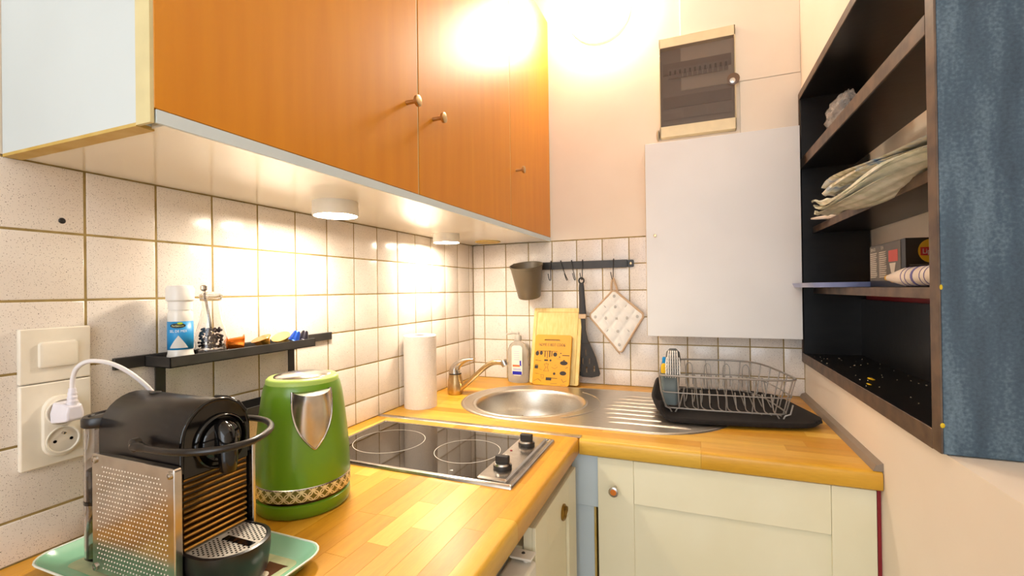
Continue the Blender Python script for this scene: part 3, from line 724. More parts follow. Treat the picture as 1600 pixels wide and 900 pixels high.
def rc(x0, y0, x1, y1): return [(x0, y0), (x1, y0), (x1, y1), (x0, y1)]
def ln(x0, y0, x1, y1, w=.0009):
    d = Vector((x1-x0, y1-y0)); n = Vector((-d.y, d.x)).normalized()*w/2; return [(x0+n.x, y0+n.y), (x1+n.x, y1+n.y), (x1-n.x, y1-n.y), (x0-n.x, y0-n.y)]
flat('utensil_print', [el(-.06, .118, .007, .009), el(-.044, .12, .006, .008), rc(-.03, .105, -.027, .128), rc(-.02, .1, -.018, .128), rc(-.012, .105, -.008, .13), rc(-.003, .108, .0, .128), el(.012, .116, .008, .008), rc(-.062, .127, .02, .1285), rc(-.03, .09, -.015, .096), el(-.005, .093, .004, .004), rc(.04, .112, .068, .115), el(.034, .121, .003, .002), el(.03, .107, .003, .002), ln(-.05, .152, -.045, .147, .0016), ln(.05, .152, .045, .147, .0016)], lp, ink, ybd)
for n_, pp_ in (('printed_casserole', [el(.048, .085, .015, .008), rc(.044, .0935, .052, .0965)]), ('printed_bowl', [el(.047, .047, .013, .008)]), ('printed_saucepan', [rc(-.019, .018, .003, .029), rc(.0032, .026, .026, .028)]), ('printed_jar', [rc(-.067, .06, -.053, .072), rc(-.066, .0735, -.054, .0755)]), ('printed_tomato', [el(.013, .044, .005, .005)])):
    flat(n_, pp_, lp, ink, ybd)['kind'] = 'stuff'
flat('sketch_print', [ln(-.03, .078, -.012, .08), ln(-.03, .078, -.022, .066), ln(-.012, .08, -.016, .066), ln(-.022, .066, -.03, .052), ln(-.016, .066, -.009, .052), ln(-.03, .052, -.009, .052), ln(-.021, .085, -.021, .08), ln(-.022, .066, -.016, .066),
    ln(.0, .068, .014, .062), ln(.014, .062, .024, .07), ln(.012, .074, .018, .076), ln(-.04, .035, -.034, .022), ln(-.028, .035, -.03, .022), ln(-.042, .037, -.026, .037), ln(-.066, .092, -.042, .09, .0014), ln(-.064, .042, -.046, .04), ln(-.068, .012, -.05, .022), ln(-.05, .022, -.036, .012, .0014), ln(.042, .026, .05, .014, .0012), ln(.05, .014, .062, .02, .0012), ln(.0, .006, .026, .008), ln(.04, .004, .06, .004), ln(-.048, .06, -.038, .055), ln(.02, .1, .034, .1), ln(.056, .066, .064, .07, .0014)], lp, ink, ybd)

# ------------------------------------------------------------------ utensil rail with hooks
rl = thing('hanging_rail', (.425, 0, 1.36), 'black metal utensil rail screwed to the back tiles', 'rail')
obj('bar', box((.196, -.0185, 1.3445), (.643, -.0215, 1.374)), black_metal, rl, bev=.001)
for xx in (.182, .645):
    tb_ = obj('end_tab', MB().prism(rrect(xx, 1.346, xx+.024, 1.374, .006), (0, -.003, 0), (0, -.001, 0), (1, 0, 0), (0, 0, 1)).box((xx+(.014 if xx < .4 else -.002), -.001, 1.346), (xx+(.017 if xx < .4 else .001), -.0215, 1.374)), black_metal, rl)
    obj('screw', MB().lathe([(.005, 0), (.003, .002), (.001, .0022)], (xx+.012, -.004, 1.36), 12, (0, -1, 0)), brass_steel, tb_)
def hook(x, dx, hang=.0):
    P = smooth([(x, -.0145, 1.362), (x, -.0145, 1.373), (x, -.02, 1.3785), (x, -.0255, 1.373), (x+dx*.3, -.027, 1.35), (x+dx*.8, -.028, 1.315), (x+dx, -.03, 1.305), (x+dx, -.036, 1.3015), (x+dx-.002, -.043, 1.306), (x+dx*.9-.006, -.044, 1.328)], 5)
    return MB().tube(P, .0016, 8)
for (x, dx), l in (((.353, -.0), 'empty black hook on the rail beside the taupe pot'), ((.393, .028), 'slanting empty black hook, second on the rail from the pot'), ((.436, .016), 'empty black hook on the rail just left of the spatula'), ((.479, .0), 'black hook on the rail carrying the spatula'), ((.597, -.002), 'black hook on the rail carrying the pot holder')):
    tag(obj('hook', hook(x, dx), black_metal), l, 'hook', 'hooks on the black rail')
pot = thing('hanging_pot', (.276, -.07, 1.24), 'taupe plastic pot hanging at the left end of the black rail', 'pot')
obj('pot', MB().lathe([(.001, .0), (.042, .0), (.0445, .003), (.062, .122), (.0645, .123), (.065, .129), (.0625, .129), (.0595, .122), (.042, .005), (.001, .005)], (0, 0, 0), 40, cap=False).xf(Matrix.Translation((.276, -.062, 1.238)) @ Matrix.Rotation(R(16), 4, 'X')), khaki_m, pot, sm=50)
obj('hanger_tab', MB().box((.252, -.0135, 1.352), (.3, -.0165, 1.379)).box((.252, -.0135, 1.376), (.3, -.031, 1.379)).box((.252, -.0225, 1.352), (.3, -.025, 1.379)), khaki_m, pot)
# spatula
sl = thing('spatula', (.49, -.035, 1.3), 'black slotted spatula hanging on the rail', 'spatula')
msp = frame((.478, -.041, 1.3), (1, 0, 0), (-.004, .012, 1))
obj('handle', MB().loft([[(a*w+sx_, y, b*h) for a, b in ((-1,-.6),(-.6,-1),(.6,-1),(1,-.6),(1,.6),(.6,1),(-.6,1),(-1,.6))] for y, w, h, sx_ in ((-.012, .008, .004, 0), (-.03, .01, .005, 0), (-.08, .011, .006, .002), (-.128, .0135, .006, .003))]).xf(msp), rubber, sl, sm=60)
obj('hanging_loop', MB().tube([(.0095*cos(a), -.002+.0105*sin(a), 0) for a in [2*pi*i/20 for i in range(20)]], .0032, 8, True).xf(msp), rubber, sl)
obj('ferrule', MB().box((-.0115, -.146, -.0065), (.0165, -.1285, .0065)).xf(msp), mat('pale_wood_ferrule', 'cdb08e', .5), sl, bev=.002)
obj('neck', MB().loft([[(a*w+c, y, b*.003+zz) for a, b in ((-1,-1),(1,-1),(1,1),(-1,1))] for y, w, c, zz in ((-.146, .0085, .004, 0), (-.19, .0075, .006, 0), (-.225, .012, .009, 0), (-.24, .018, .01, .0))]).xf(msp), rubber, sl, bev=.001)
slots = [[(a-.003, b), (a+.003, b), (a+.003, b+c), (a-.003, b+c)] for a, b, c in ((.013, -.287, .026), (.001, -.318, .024), (.026, -.318, .024), (-.012, -.348, .023), (.015, -.35, .023), (.044, -.345, .023))]
slots = [[(x-.0, y) for x, y in p] for p in slots]
outer = [(-.007, -.238), (-.016, -.29), (-.027, -.35), (-.025, -.357), (0, -.366), (.034, -.367), (.062, -.36), (.066, -.352), (.05, -.29), (.028, -.238)]
plate('blade', outer, slots, .0025, msp, rubber, sl, .0005)
# pot holder
ph = thing('pot_holder', (.61, -.03, 1.02), 'square white quilted pot holder with beige binding hanging by one corner', 'pot holder')
cn = [Vector(p) for p in ((.597, -.026, 1.262), (.704, -.018, 1.168), (.618, -.022, 1.024), (.503, -.028, 1.165))]
def bil(u, v): return cn[0]*(1-u)*(1-v)+cn[1]*u*(1-v)+cn[2]*u*v+cn[3]*(1-u)*v
def quilt(u, v, s):
    p = bil(u, v); b = (abs(sin(u*pi*4))*abs(sin(v*pi*4)))**.4
    e = min(u, 1-u, v, 1-v); k = min(1, e*12)
    return p+Vector((0, -(.003+.004*b*k)*s, 0))
mpad = mat('white_quilted_cotton', 'f0ece6', .9, bs=.3, bsc=500)
hm = MB(); hm.grid(lambda u, v: quilt(u, v, 1), 32, 32); hm.grid(lambda u, v: quilt(u, v, -1)+Vector((0, .001, 0)), 16, 16)
obj('pad', hm, mpad, ph, sm=60)
edge = []
for i in range(4):
    a, b = cn[i], cn[(i+1) % 4]; c = cn[(i-1) % 4]
    for t in (.06, .15, .5, .85, .94): edge.append(a.lerp(b, t))
obj('binding', MB().tube(smooth(edge, 3, True), .0048, 8, True), mat('beige_binding', 'c9ab8c', .85), ph, sm=60)
obj('back_layer', MB().prism([(p.x*1.0-.004, p.z-.006) for p in [cn[0].lerp(cn[2], .04), cn[1].lerp(cn[3], .05), cn[2], cn[3]]], (0, .003, 0), (0, -.016, 0), (1, 0, 0), (0, 0, 1)), bpy.data.materials['beige_binding'], ph)
obj('hanging_tab', MB().tube(smooth([(.588, -.026, 1.252), (.59, -.03, 1.285), (.597, -.036, 1.304), (.604, -.034, 1.285), (.612, -.026, 1.255)], 4), .0042, 8), bpy.data.materials['beige_binding'], ph)
dots = MB(); rd = random.Random(2)
for i in range(5):
    for j in range(5):
        if (i+j) % 2: continue
        u, v = .12+.19*i, .12+.19*j; q = quilt(u, v, 1)
        dots.sphere(q+Vector((0, -.0002, 0)), (.0055, .0008, .0065), 10, 4)
obj('grey_motif', dots, mat('soft_grey_print', 'bcb8b2', .9), ph)['kind'] = 'stuff'

# ------------------------------------------------------------------ drying mat and rack
dm = MB()
def matf(u, v):
    c = [Vector(p) for p in ((.742, -.47, 0), (1.196, -.40, 0), (1.105, -.03, 0), (.735, -.03, 0))]
    # pull the grid in towards rounded corners
    a, b = 2*u-1, 2*v-1
    k = (max(0, abs(a)-.0)**6*max(0, abs(b))**6)
    a *= 1-.13*k; b *= 1-.17*k; u2, v2 = (a+1)/2, (b+1)/2
    p = c[0]*(1-u2)*(1-v2)+c[1]*u2*(1-v2)+c[2]*u2*v2+c[3]*(1-u2)*v2
    l = max(0, 1-u*6.5); f = 1-abs(b)**3*.35
    z = .9122+.04*l*l*f+.01*l
    p.x += .018*l*l; p.y -= .012*sin(pi*u)*(1-v)
    z += .005*max(0, (u-.88)*8)**2*(1-v)
    return Vector((p.x, p.y, z))
dm.grid(matf, 40, 24)
mto = obj('drying_mat', dm, mat_fab, sm=60); a = mto.modifiers.new('t', 'SOLIDIFY'); a.thickness = .009; a.offset = 0
tag(mto, 'black fabric drying mat with its left side curled up on the drainer', 'mat')

dk = thing('dish_rack', (.95, -.25, .91), 'grey wire dish rack standing on the black drying mat', 'dish rack')
ZR = 1.02
top = [(.795, -.4), (.9, -.4), (1.0, -.392), (1.085, -.385), (1.113, -.372), (1.12, -.345), (1.112, -.29), (1.098, -.215), (1.075, -.13), (1.045, -.08), (1.0, -.062), (.93, -.062), (.84, -.075), (.79, -.1), (.775, -.14), (.776, -.25), (.778, -.37), (.783, -.392)]
obj('top_rail', MB().tube(smooth([(x, y, ZR) for x, y in top], 4, True), .0028, 8, True), wire_m, dk, sm=60)
ctr = Vector((.945, -.235))
def sc_(k, kx=None): return [(ctr.x+(x-ctr.x)*(kx or k), ctr.y+(y-ctr.y)*k) for x, y in top]
obj('middle_rail', MB().tube(smooth([(x, y, .972) for x, y in sc_(.95)], 4, True), .0018, 8, True), wire_m, dk, sm=60)
bot = [(ctr.x+(x-ctr.x)*.88, ctr.y+(y-ctr.y)*.88) for x, y in top]
obj('bottom_rail', MB().tube(smooth([(x, y, .926) for x, y in bot], 4, True), .0022, 8, True), wire_m, dk, sm=60)
T3 = smooth([(x, y, ZR) for x, y in top], 4, True); B3 = smooth([(x, y, .926) for x, y in bot], 4, True)
for i in range(0, len(T3), 3):
    a, b = T3[i], B3[i]
    if a.x < .83 and a.y < -.3: continue
    obj('upright_wire', MB().tube([a, a.lerp(b, .5)+Vector((0, 0, 0)), b], .0017, 6), wire_m, dk)
for fx_, fy in ((.8, -.387), (1.098, -.372)):
    s_ = 1 if fx_ < .9 else -1
    for q in (0, 1):
        x_ = fx_+s_*(0 if q == 0 else .022)
        P = [(x_-s_*.012, fy, .955), (x_-s_*.006, fy, .93), (x_+s_*.006, fy, .925), (x_+s_*.01, fy, .9165)] if q == 0 else [(x_+s_*.02, fy, .928), (x_+s_*.004, fy, .9275), (x_-s_*.002, fy, .9165)]
        obj('foot', MB().tube(P, .0022, 8), wire_m, dk)
for fx_, fy in ((.815, -.12), (1.05, -.13)):
    obj('foot', MB().tube([(fx_-.012, fy, .926), (fx_, fy, .9165), (fx_+.012, fy, .926)], .0022, 8), wire_m, dk)
obj('corner_post', MB().tube([(.778, -.392, ZR), (.783, -.392, .975), (.79, -.388, .945), (.797, -.387, .93)], .0022, 8), wire_m, dk)
obj('side_rail', MB().tube([(.828, -.392, ZR), (.83, -.38, .927), (.84, -.1, .927)], .0019, 8), wire_m, dk)
for i in range(11):
    x = .845+i*.0225
    P = [(x+.012, -.378, .926), (x, -.35, .927), (x-.002, -.34, .945), (x-.003, -.335, .965), (x-.003, -.32, .965), (x, -.31, .93), (x+.004, -.2, .925), (x+.004, -.12, .93), (x+.002, -.105, .962), (x+.004, -.092, .972), (x+.009, -.1, .962), (x+.012, -.115, .93)]
    obj('plate_divider', MB().tube(smooth(P, 3), .0015, 6), wire_m, dk)
for i in range(4):
    x = .845+i*.058
    P = [(x, -.07, .935), (x+.001, -.068, .99), (x+.004, -.067, 1.003), (x+.011, -.067, 1.009), (x+.018, -.067, 1.003), (x+.021, -.068, .99), (x+.022, -.07, .935)]
    obj('cup_loop', MB().tube(smooth(P, 3), .0015, 6), wire_m, dk)
# cutlery cup
cc = thing('cutlery_cup', (.805, -.355, .925), 'slate grey plastic cutlery cup hooked in the left corner of the dish rack', 'cup')
def cup(w, z): return [(x, y, z) for x, y in rrect(.806-w, -.358-w*.85, .806+w, -.358+w*.85, w*.5, 6)]
obj('cup', MB().loft([cup(.019, .932), cup(.021, .94), cup(.0245, .99), cup(.0265, 1.018), cup(.028, 1.019), cup(.028, 1.022), cup(.025, 1.022), cup(.022, .98), cup(.018, .945)], cap=True), grey_pl, cc, sm=50)
br_ = thing('dish_brush', (.812, -.36, .95), 'dish brush with striped white bristles standing head up in the grey cup', 'brush')
obj('handle', MB().tube([(.806, -.352, .95), (.81, -.356, 1.03)], .005, 10), grey_pl, br_)
obj('head', MB().loft([[(.815+cos(a)*w, -.362+sin(a)*w*.5+dy, z) for a in [2*pi*j/16 for j in range(16)]] for w, z, dy in ((.01, 1.02, 0), (.019, 1.035, 0), (.021, 1.06, 0), (.018, 1.082, 0), (.009, 1.092, 0))]), mat('brush_grey', '5a5a58', .5), br_, sm=60)
btm = MB(); rb_ = random.Random(8)
for i in range(7):
    for j in range(7):
        x = .799+i*.0053; z = 1.025+j*.0095
        if abs(i-3) == 3 and j > 4: continue
        btm.tube([(x, -.371, z+.004), (x+(i-3)*.0006, -.382-.001*rb_.random(), z-.003), (x+(i-3)*.001, -.389, z-.012)], [.0018, .0016, .0013], 5)
bb = obj('bristles', btm, mat('white_bristle', 'f0eeea', .6), br_); bb['kind'] = 'stuff'
tag(obj('sponge', box((.785, -.362, .985), (.8, -.345, 1.065)).xf(Matrix.Translation((0, 0, 0))), mat('blue_sponge', '1e8ed0', .9, bs=.8, bsc=600), bev=.003), 'small blue sponge sticking up behind the dish brush', 'sponge')
tag(obj('yellow_cloth', MB().loft([[(.79+w*cos(a), -.372+.4*w*sin(a), z) for a in [2*pi*j/12 for j in range(12)]] for w, z in ((.004, .99), (.007, 1.01), (.0085, 1.03), (.007, 1.045), (.002, 1.05))]), mat('yellow_sponge', 'e4b81c', .8)), 'crumpled yellow cleaning cloth tip at the front of the grey cup', 'cloth')

# ------------------------------------------------------------------ light switch and socket plate
so = thing('socket_plate', (0, -1.376, 1.12), 'white wall plate with a light switch above two sockets', 'socket')
pm_ = mat('ivory_switch_plastic', 'ece4d4', .25)
obj('frame', box((.0005, -1.416, 1.1435), (.009, -1.336, 1.221)), pm_, so, bev=.002)
obj('frame', box((.0005, -1.416, 1.024), (.009, -1.336, 1.1425)), pm_, so, bev=.002)
obj('rocker', MB().loft([[(x_, a, b) for a, b in rrect(-1.396-d, 1.165-d, -1.353+d, 1.2+d, .004)] for x_, d in ((.009, .001), (.0125, 0), (.0135, -.002))]), pm_, so)
raised = MB().loft([[(x_, a, b) for a, b in rrect(-1.393-d, 1.036-d, -1.352+d, 1.122+d, .0195)] for x_, d in ((.009, .001), (.014, 0), (.0145, -.001))])
obj('socket_body', raised, pm_, so)
for zc_ in (1.0585, 1.0985):
    dsh = obj('socket_well', MB().lathe([(.0188, .0148), (.0175, .0149), (.0165, .0147), (.001, .0146)], (0, -1.3725, zc_), 36, (1, 0, 0)), mat('well_ivory', 'd8cfc0', .3) if 'well_ivory' not in bpy.data.materials else bpy.data.materials['well_ivory'], so)
    obj('socket_rim', MB().lathe([(.0192, .0145), (.0192, .0165), (.0178, .0165), (.0168, .0148)], (0, -1.3725, zc_), 36, (1, 0, 0), cap=False), pm_, so)
    for yy in (-1.3818, -1.3632):
        obj('contact_hole', MB().lathe([(.0022, .0147), (.0022, .0151), (.001, .0151)], (0, yy, zc_-.001), 12, (1, 0, 0)), black_gloss, dsh)
    obj('earth_pin', MB().lathe([(.0022, .0147), (.002, .019), (.001, .0195)], (0, -1.3725, zc_+.0095), 12, (1, 0, 0)), chrome, dsh)

# ------------------------------------------------------------------ wall rack with tray shelves
wk = thing('wall_rack', (.03, -1.1, 1.1), 'black metal two tier wall rack of narrow tray shelves on the left tiles', 'rack')
obj('wall_bar', box((.0008, -1.305, 1.146), (.008, -.832, 1.165)), black_metal, wk, bev=.0008)
def trayshelf(z0, z1, y0, y1):
    m_ = MB().box((.009, y0, z0), (.073, y1, z0+.002)).box((.071, y0, z0), (.073, y1, z1)).box((.009, y0, z0), (.073, y0+.002, z1)).box((.009, y1-.002, z0), (.073, y1, z1)).box((.009, y0, z0), (.011, y1, z1))
    return obj('tray_shelf', m_, black_metal, wk, bev=.0004)
trayshelf(1.1455, 1.1635, -1.262, -.953)
trayshelf(1.024, 1.046, -1.262, -.953)
for yy in (-1.2415, -.966): obj('strap', box((.012, yy-.008, 1.03), (.015, yy+.008, 1.1455)), black_metal, wk)
# salt
s_x, s_y, s_z = .043, -1.226, 1.1478
st = thing('salt_shaker', (s_x, s_y, s_z), 'white capped salt bottle with a blue sea salt label on the wall rack', 'bottle')
saltp = mat('salt_filled_plastic', 'e6e2da', .15)
obj('bottle', MB().lathe([(.018, 0), (.0195, .003), (.0198, .014), (.0185, .018), (.0183, .024), (.0183, .074), (.0185, .076), (.0185, .086), (.0165, .09), (.016, .094)], (s_x, s_y, s_z), 36), saltp, st)
obj('cap', MB().lathe([(.0175, .092), (.0178, .106), (.0205, .109), (.021, .128), (.018, .1335), (.01, .1345), (.001, .1345)], (s_x, s_y, s_z), 36), mat('white_cap', 'ece8e2', .35), st)
obj('label', MB().lathe([(.01875, .0245), (.01875, .0725)], (s_x, s_y, s_z), 48, cap=False), blue_lab, st, solid=.0003)
# curved label print: map flat shapes on the cylinder, centred on the side facing the camera
lc_a = math.atan2(-1.748-s_y, .867-s_x)-R(6)
def wrap(polys, m, name, r=.0191, th=.0002):
    mb = MB()
    for p in polys:
        vs = [mb.bm.verts.new((s_x+(r)*cos(lc_a+a/.0191), s_y+(r)*sin(lc_a+a/.0191), s_z+b)) for a, b in p]; mb.bm.faces.new(vs)
    return obj(name, mb, m, st, sm=0, solid=th)
def heap():
    out = []
    n = 12; ridge = lambda a: .031+.021*max(0, 1-abs(a+.001)/.0135)**.9
    for i in range(n):
        a0 = -.0145+.027*i/n; a1 = -.0145+.027*(i+1)/n
        out.append([(a0, .0275), (a1, .0275), (a1, ridge(a1)-.003), (a0, ridge(a0)-.003)])
    return out
wrap(heap(), mat('salt_heap_print', 'd4d2cf', .7), 'salt_heap_print')
def wraptext(name, s, size, a0, z0, m, r=.0193, sx=1):
    cu = bpy.data.curves.new(name, 'FONT'); cu.body = s; cu.size = size; cu.align_x = 'CENTER'; cu.align_y = 'CENTER'; cu.resolution_u = 2
    t = bpy.data.objects.new(name, cu); me = bpy.data.meshes.new_from_object(t); bpy.data.objects.remove(t)
    for v in me.vertices:
        a = lc_a+(a0+v.co.x*sx)/.0191; v.co = (s_x+r*cos(a), s_y+r*sin(a), s_z+z0+v.co.y)
    me.materials.clear(); me.materials.append(m); o = bpy.data.objects.new(name, me); put(o, st); WLOC[o.name] = (0,0,0)
wraptext('label_text', 'SEL DE MER', .0062, -.0015, .056, mat('label_white', 'f0f4f6', .5), sx=.82)
def strip(cx_, cz_, a_, b_, n=16):
    return [[(cx_+a_*cos(pi-pi*i/n), cz_-b_*sin(pi*i/n)), (cx_+a_*cos(pi-pi*(i+1)/n), cz_-b_*sin(pi*(i+1)/n)), (cx_+a_*cos(pi-pi*(i+1)/n), cz_+b_*sin(pi*(i+1)/n)), (cx_+a_*cos(pi-pi*i/n), cz_+b_*sin(pi*i/n))] for i in range(1, n-1)]
wrap(strip(-.002, .0655, .0115, .0042), mat('label_black', '14180e', .5), 'black_oval')
wrap(strip(.0015, .0695, .004, .0018), mat('leaf_green', 'b8d020', .5), 'leaf_mark', r=.0193)
wraptext('brand_text', 'PorGimont', .0044, -.002, .0652, mat('brand_cream', 'e8e4a0', .5), r=.0195, sx=.85)
# pepper mill (glass oil-lamp shape, peppercorns inside, steel arm leaning out)
gx, gy, gz = .043, -1.172, 1.1478
MG = Matrix.Translation((gx, gy, gz)) @ Matrix.Scale(1.12, 4) @ Matrix.Translation((-gx, -gy, -gz))
gm = thing('pepper_mill', (gx, gy, gz), 'clear glass pepper mill half filled with dark peppercorns on the rack', 'mill')
gp = [(.021, 0), (.0235, .004), (.0235, .018), (.0225, .022), (.0235, .03), (.022, .042), (.0155, .065), (.0125, .085), (.0125, .098), (.0165, .1), (.0165, .104), (.0145, .106)]
obj('glass_body', MB().lathe(gp+[(r-.0018, z) for r, z in gp[::-1] if r > .002], (gx, gy, gz), 36, cap=False).xf(MG), clear_gl, gm, sm=60)
obj('base_plug', MB().lathe([(.02, .001), (.02, .016), (.018, .018)], (gx, gy, gz), 30), clear_pl, gm)
pc = MB(); rp = random.Random(6)
for i in range(150):
    z = .021+.034*rp.random(); rmax = .0195 if z < .042 else .0195-(z-.042)*.35
    a = rp.random()*2*pi; q = math.sqrt(rp.random())*rmax
    pc.sphere((gx+q*cos(a), gy+q*sin(a), gz+z), .0021+.0006*rp.random(), 6, 4)
pco = obj('peppercorns', pc, mat('peppercorn', '5a3c22', .7, c2='2e2436', sc=160), gm); pco['kind'] = 'stuff'
obj('shaft', MB().tube([(gx, gy, gz+.055), (gx, gy-.012, gz+.125)], .0022, 8), chrome, gm)
obj('lid', MB().lathe([(.0165, .106), (.0175, .11), (.0165, .118), (.011, .122), (.001, .123)], (gx, gy, gz), 30), clear_pl, gm)
obj('crank_knob', MB().lathe([(.003, .0), (.0055, .003), (.0055, .009), (.003, .011)], (gx, gy-.013, gz+.124), 16), chrome, gm)
# capsules
def capsule(x, y, z, axis, m, label, s=1):
    c = thing('coffee_capsule', (x, y, z), label, 'capsule', 'coffee capsules on the wall rack')
    c0 = Vector((x, y, z))
    obj('cup', MB().lathe([(.0018*s, .026*s), (.006*s, .0255*s), (.0085*s, .022*s), (.0135*s, .003*s), (.0145*s, .001*s)], c0, 24, axis), m, c)
    obj('lid', MB().lathe([(.0165*s, -.0004), (.017*s, .0004), (.0165*s, .0012*s), (.014*s, .0012*s)], c0, 24, axis), m, c)
capz = 1.1478
amb = mat('orange_foil', 'd8701c', .25, metal=.8); gold = mat('gold_foil', 'c8923c', .25, metal=.8); bluef = mat('blue_foil', '2c58c8', .25, metal=.7); blackf = mat('black_foil', '2a2630', .3, metal=.6)
capsule(.048, -1.112, capz+.02, (-.5, -.8, .1), amb, 'orange foil coffee capsule, the one beside the glass mill', 1.12)
capsule(.05, -1.074, capz+.027, (.1, .35, -.9), gold, 'amber gold coffee capsule lying lid up, second from the glass mill', 1.12)
capsule(.05, -1.026, capz+.026, (-.1, .45, -.85), mat('pale_gold_foil', 'd8b060', .28, metal=.7), 'pale gold coffee capsule tilted on its rim, third from the glass mill', 1.12)
capsule(.05, -.992, capz+.014, (.2, .3, .9), bluef, 'bright blue coffee capsule near the far end of the rack', .85)
capsule(.05, -.966, capz+.013, (.1, .2, .9), blackf, 'dark coffee capsule at the far end of the rack', .8)

# ------------------------------------------------------------------ kettle
kx, ky, kz = .226, -1.136, .9006
kt = thing('kettle', (kx, ky, kz), 'green electric kettle with steel spout and patterned base band', 'kettle')
obj('power_base', MB().lathe([(.073, 0), (.0755, .002), (.077, .012), (.0765, .021), (.073, .0235), (.04, .024)], (kx, ky, kz), 56), green_m, kt, sm=50)
obj('base_gap', MB().lathe([(.0735, .023), (.0735, .0285)], (kx, ky, kz), 56), black_gloss, kt)
obj('pattern_band', MB().lathe([(.0765, .028), (.0775, .0335), (.0775, .041), (.077, .0475)], (kx, ky, kz), 64, cap=False, uvn=(27, 1.2)), band_m, kt, sm=50)
obj('band_trim', MB().lathe([(.0762, .0473), (.0775, .0485), (.0765, .05)], (kx, ky, kz), 56, cap=False), chrome, kt)
kp = [(.0765, .049), (.0768, .06), (.0758, .09), (.073, .125), (.0692, .16), (.0652, .19), (.0618, .206), (.059, .2115)]
obj('body', MB().lathe(kp, (kx, ky, kz), 64, cap=False), green_m, kt, sm=60)
obj('lid', MB().lathe([(.0592, .2105), (.0588, .217), (.055, .2205), (.049, .2215), (.047, .22)], (kx, ky, kz), 56, cap=False), lime_m, kt, sm=60)
obj('lid_top', MB().lathe([(.0475, .2195), (.046, .2225), (.03, .2255), (.001, .2265)], (kx, ky, kz), 56), chrome, kt, sm=60)
ka = math.atan2(-1.748-ky, .867-kx)+R(13)
def krad(z):
    for (r0, z0), (r1, z1) in zip(kp, kp[1:]):
        if z0 <= z <= z1: return r0+(r1-r0)*(z-z0)/(z1-z0)
    return kp[-1][0]
def spf(u, v):   # u 0 top..1 bottom tip, v across -1..1
    s = 2*v-1; z = .198-.088*u; w = .47*(1-u**2.7)+.02
    a = ka+s*w; r = krad(z)+.0012+.017*(1-u)**1.3*(1-s*s)
    return Vector((kx+r*cos(a), ky+r*sin(a), kz+z+.006*s*s*(1-u)))
obj('spout', MB().grid(spf, 18, 20), chrome, kt, sm=80)
ed = [spf(u/18, 0) for u in range(19)]+[spf(1-u/18, 1) for u in range(19)]
obj('spout_frame', MB().tube(ed, .0016, 6), chrome, kt, sm=60)
obj('spout_top', MB().loft([[spf(0, j/20)+Vector((0, 0, 0)) for j in range(21)], [Vector((kx+(krad(.198)-.002)*cos(ka+(2*j/20-1)*.5), ky+(krad(.198)-.002)*sin(ka+(2*j/20-1)*.5), kz+.203)) for j in range(21)]], cap=False), chrome, kt, sm=60)
hd = Vector((cos(ka+pi), sin(ka+pi), 0))
kc = Vector((kx, ky, kz))
obj('handle', MB().tube(smooth([kc+hd*.052+Vector((0, 0, .204)), kc+hd*.085+Vector((0, 0, .207)), kc+hd*.102+Vector((0, 0, .185)), kc+hd*.1+Vector((0, 0, .12)), kc+hd*.085+Vector((0, 0, .075)), kc+hd*.07+Vector((0, 0, .07))], 5), .008, 12), green_m, kt, sm=60)

# ------------------------------------------------------------------ green serving tray
tr = thing('serving_tray', (.222, -1.34, .9), 'mint green enamel tray with coffee print under the espresso machine', 'tray')
tx0, tx1, ty0, ty1 = .047, .4, -1.43, -1.26
rg_ = lambda d, z, r=.03: [(x, y, z) for x, y in rrect(tx0+d, ty0+d, tx1-d, ty1-d, r)]
obj('dish', MB().loft([rg_(.022, .9008, .02), rg_(.016, .9012, .022), rg_(.001, .9185), rg_(.003, .919), rg_(.018, .9038, .02), rg_(.024, .903, .02)]), tray_m, tr, sm=50)
obj('rim', MB().tube([Vector(p) for p in rg_(.001, .919)], .0014, 8, True), white_edge, tr, sm=60)
obj('printed_floor', MB().prism(rrect(tx0+.03, ty0+.03, tx1-.03, ty1-.022, .01), (0, 0, .0003), (0, 0, .9031)), tray_print, tr)
obj('brown_print', MB().prism([(.335, -1.36), (.357, -1.36), (.36, -1.30), (.364, -1.296), (.33, -1.296), (.334, -1.302)], (0, 0, .0003), (0, 0, .9035)), mat('print_brown', '5a2c14', .3), tr)
obj('oval_print', MB().lathe([(.0085, 0), (.001, .0002)], (.347, -1.322, .9039), 20), mat('print_cream', 'e8dcc8', .3), tr)

# ------------------------------------------------------------------ espresso machine
cmz = .9036
cm = thing('coffee_machine', (.22, -1.335, cmz), 'black capsule espresso machine with perforated steel side and bronze slatted front', 'coffee machine')
yc, ya, yb_ = -1.3405, -1.3865, -1.2955
X0, X1 = .138, .290
def arch(x, r=.0445, zt=1.0835, z0=1.0, k=1.0, dz=0):
    p = [(x, yc-r, z0)]
    for i in range(17):
        a = pi-pi*i/16; p.append((x, yc+r*cos(a), zt+(r+.002)*sin(a)*k+dz))
    p.append((x, yc+r, z0)); return p
obj('housing', MB().loft([arch(.124, .042), arch(.127), arch(X1-.002), arch(X1, .0435)]), black_sat, cm, sm=50)
obj('front_plate', MB().loft([arch(X1, .043, z0=1.043), arch(X1+.004, .042, z0=1.043)]), black_gloss, cm, sm=40)
obj('hood_rim', MB().tube([(X1+.002, p[1], p[2]) for p in arch(0, .0438, z0=1.05)], .0028, 8), black_gloss, cm, sm=60)
obj('lower_body', box((X0+.005, ya+.003, .912), (X1-.004, yb_-.003, 1.045)), black_sat, cm)
for i in range(12):
    z = .955+i*.0077
    obj('slat', MB().loft([[(X1-.004+dx, y, z+dz_) for dx, dz_ in ((0, 0), (.006, -.001), (.0075, .0015), (.006, .0035), (0, .0042))] for y in (ya+.004, yb_-.004)]), bronze_m, cm, sm=50)
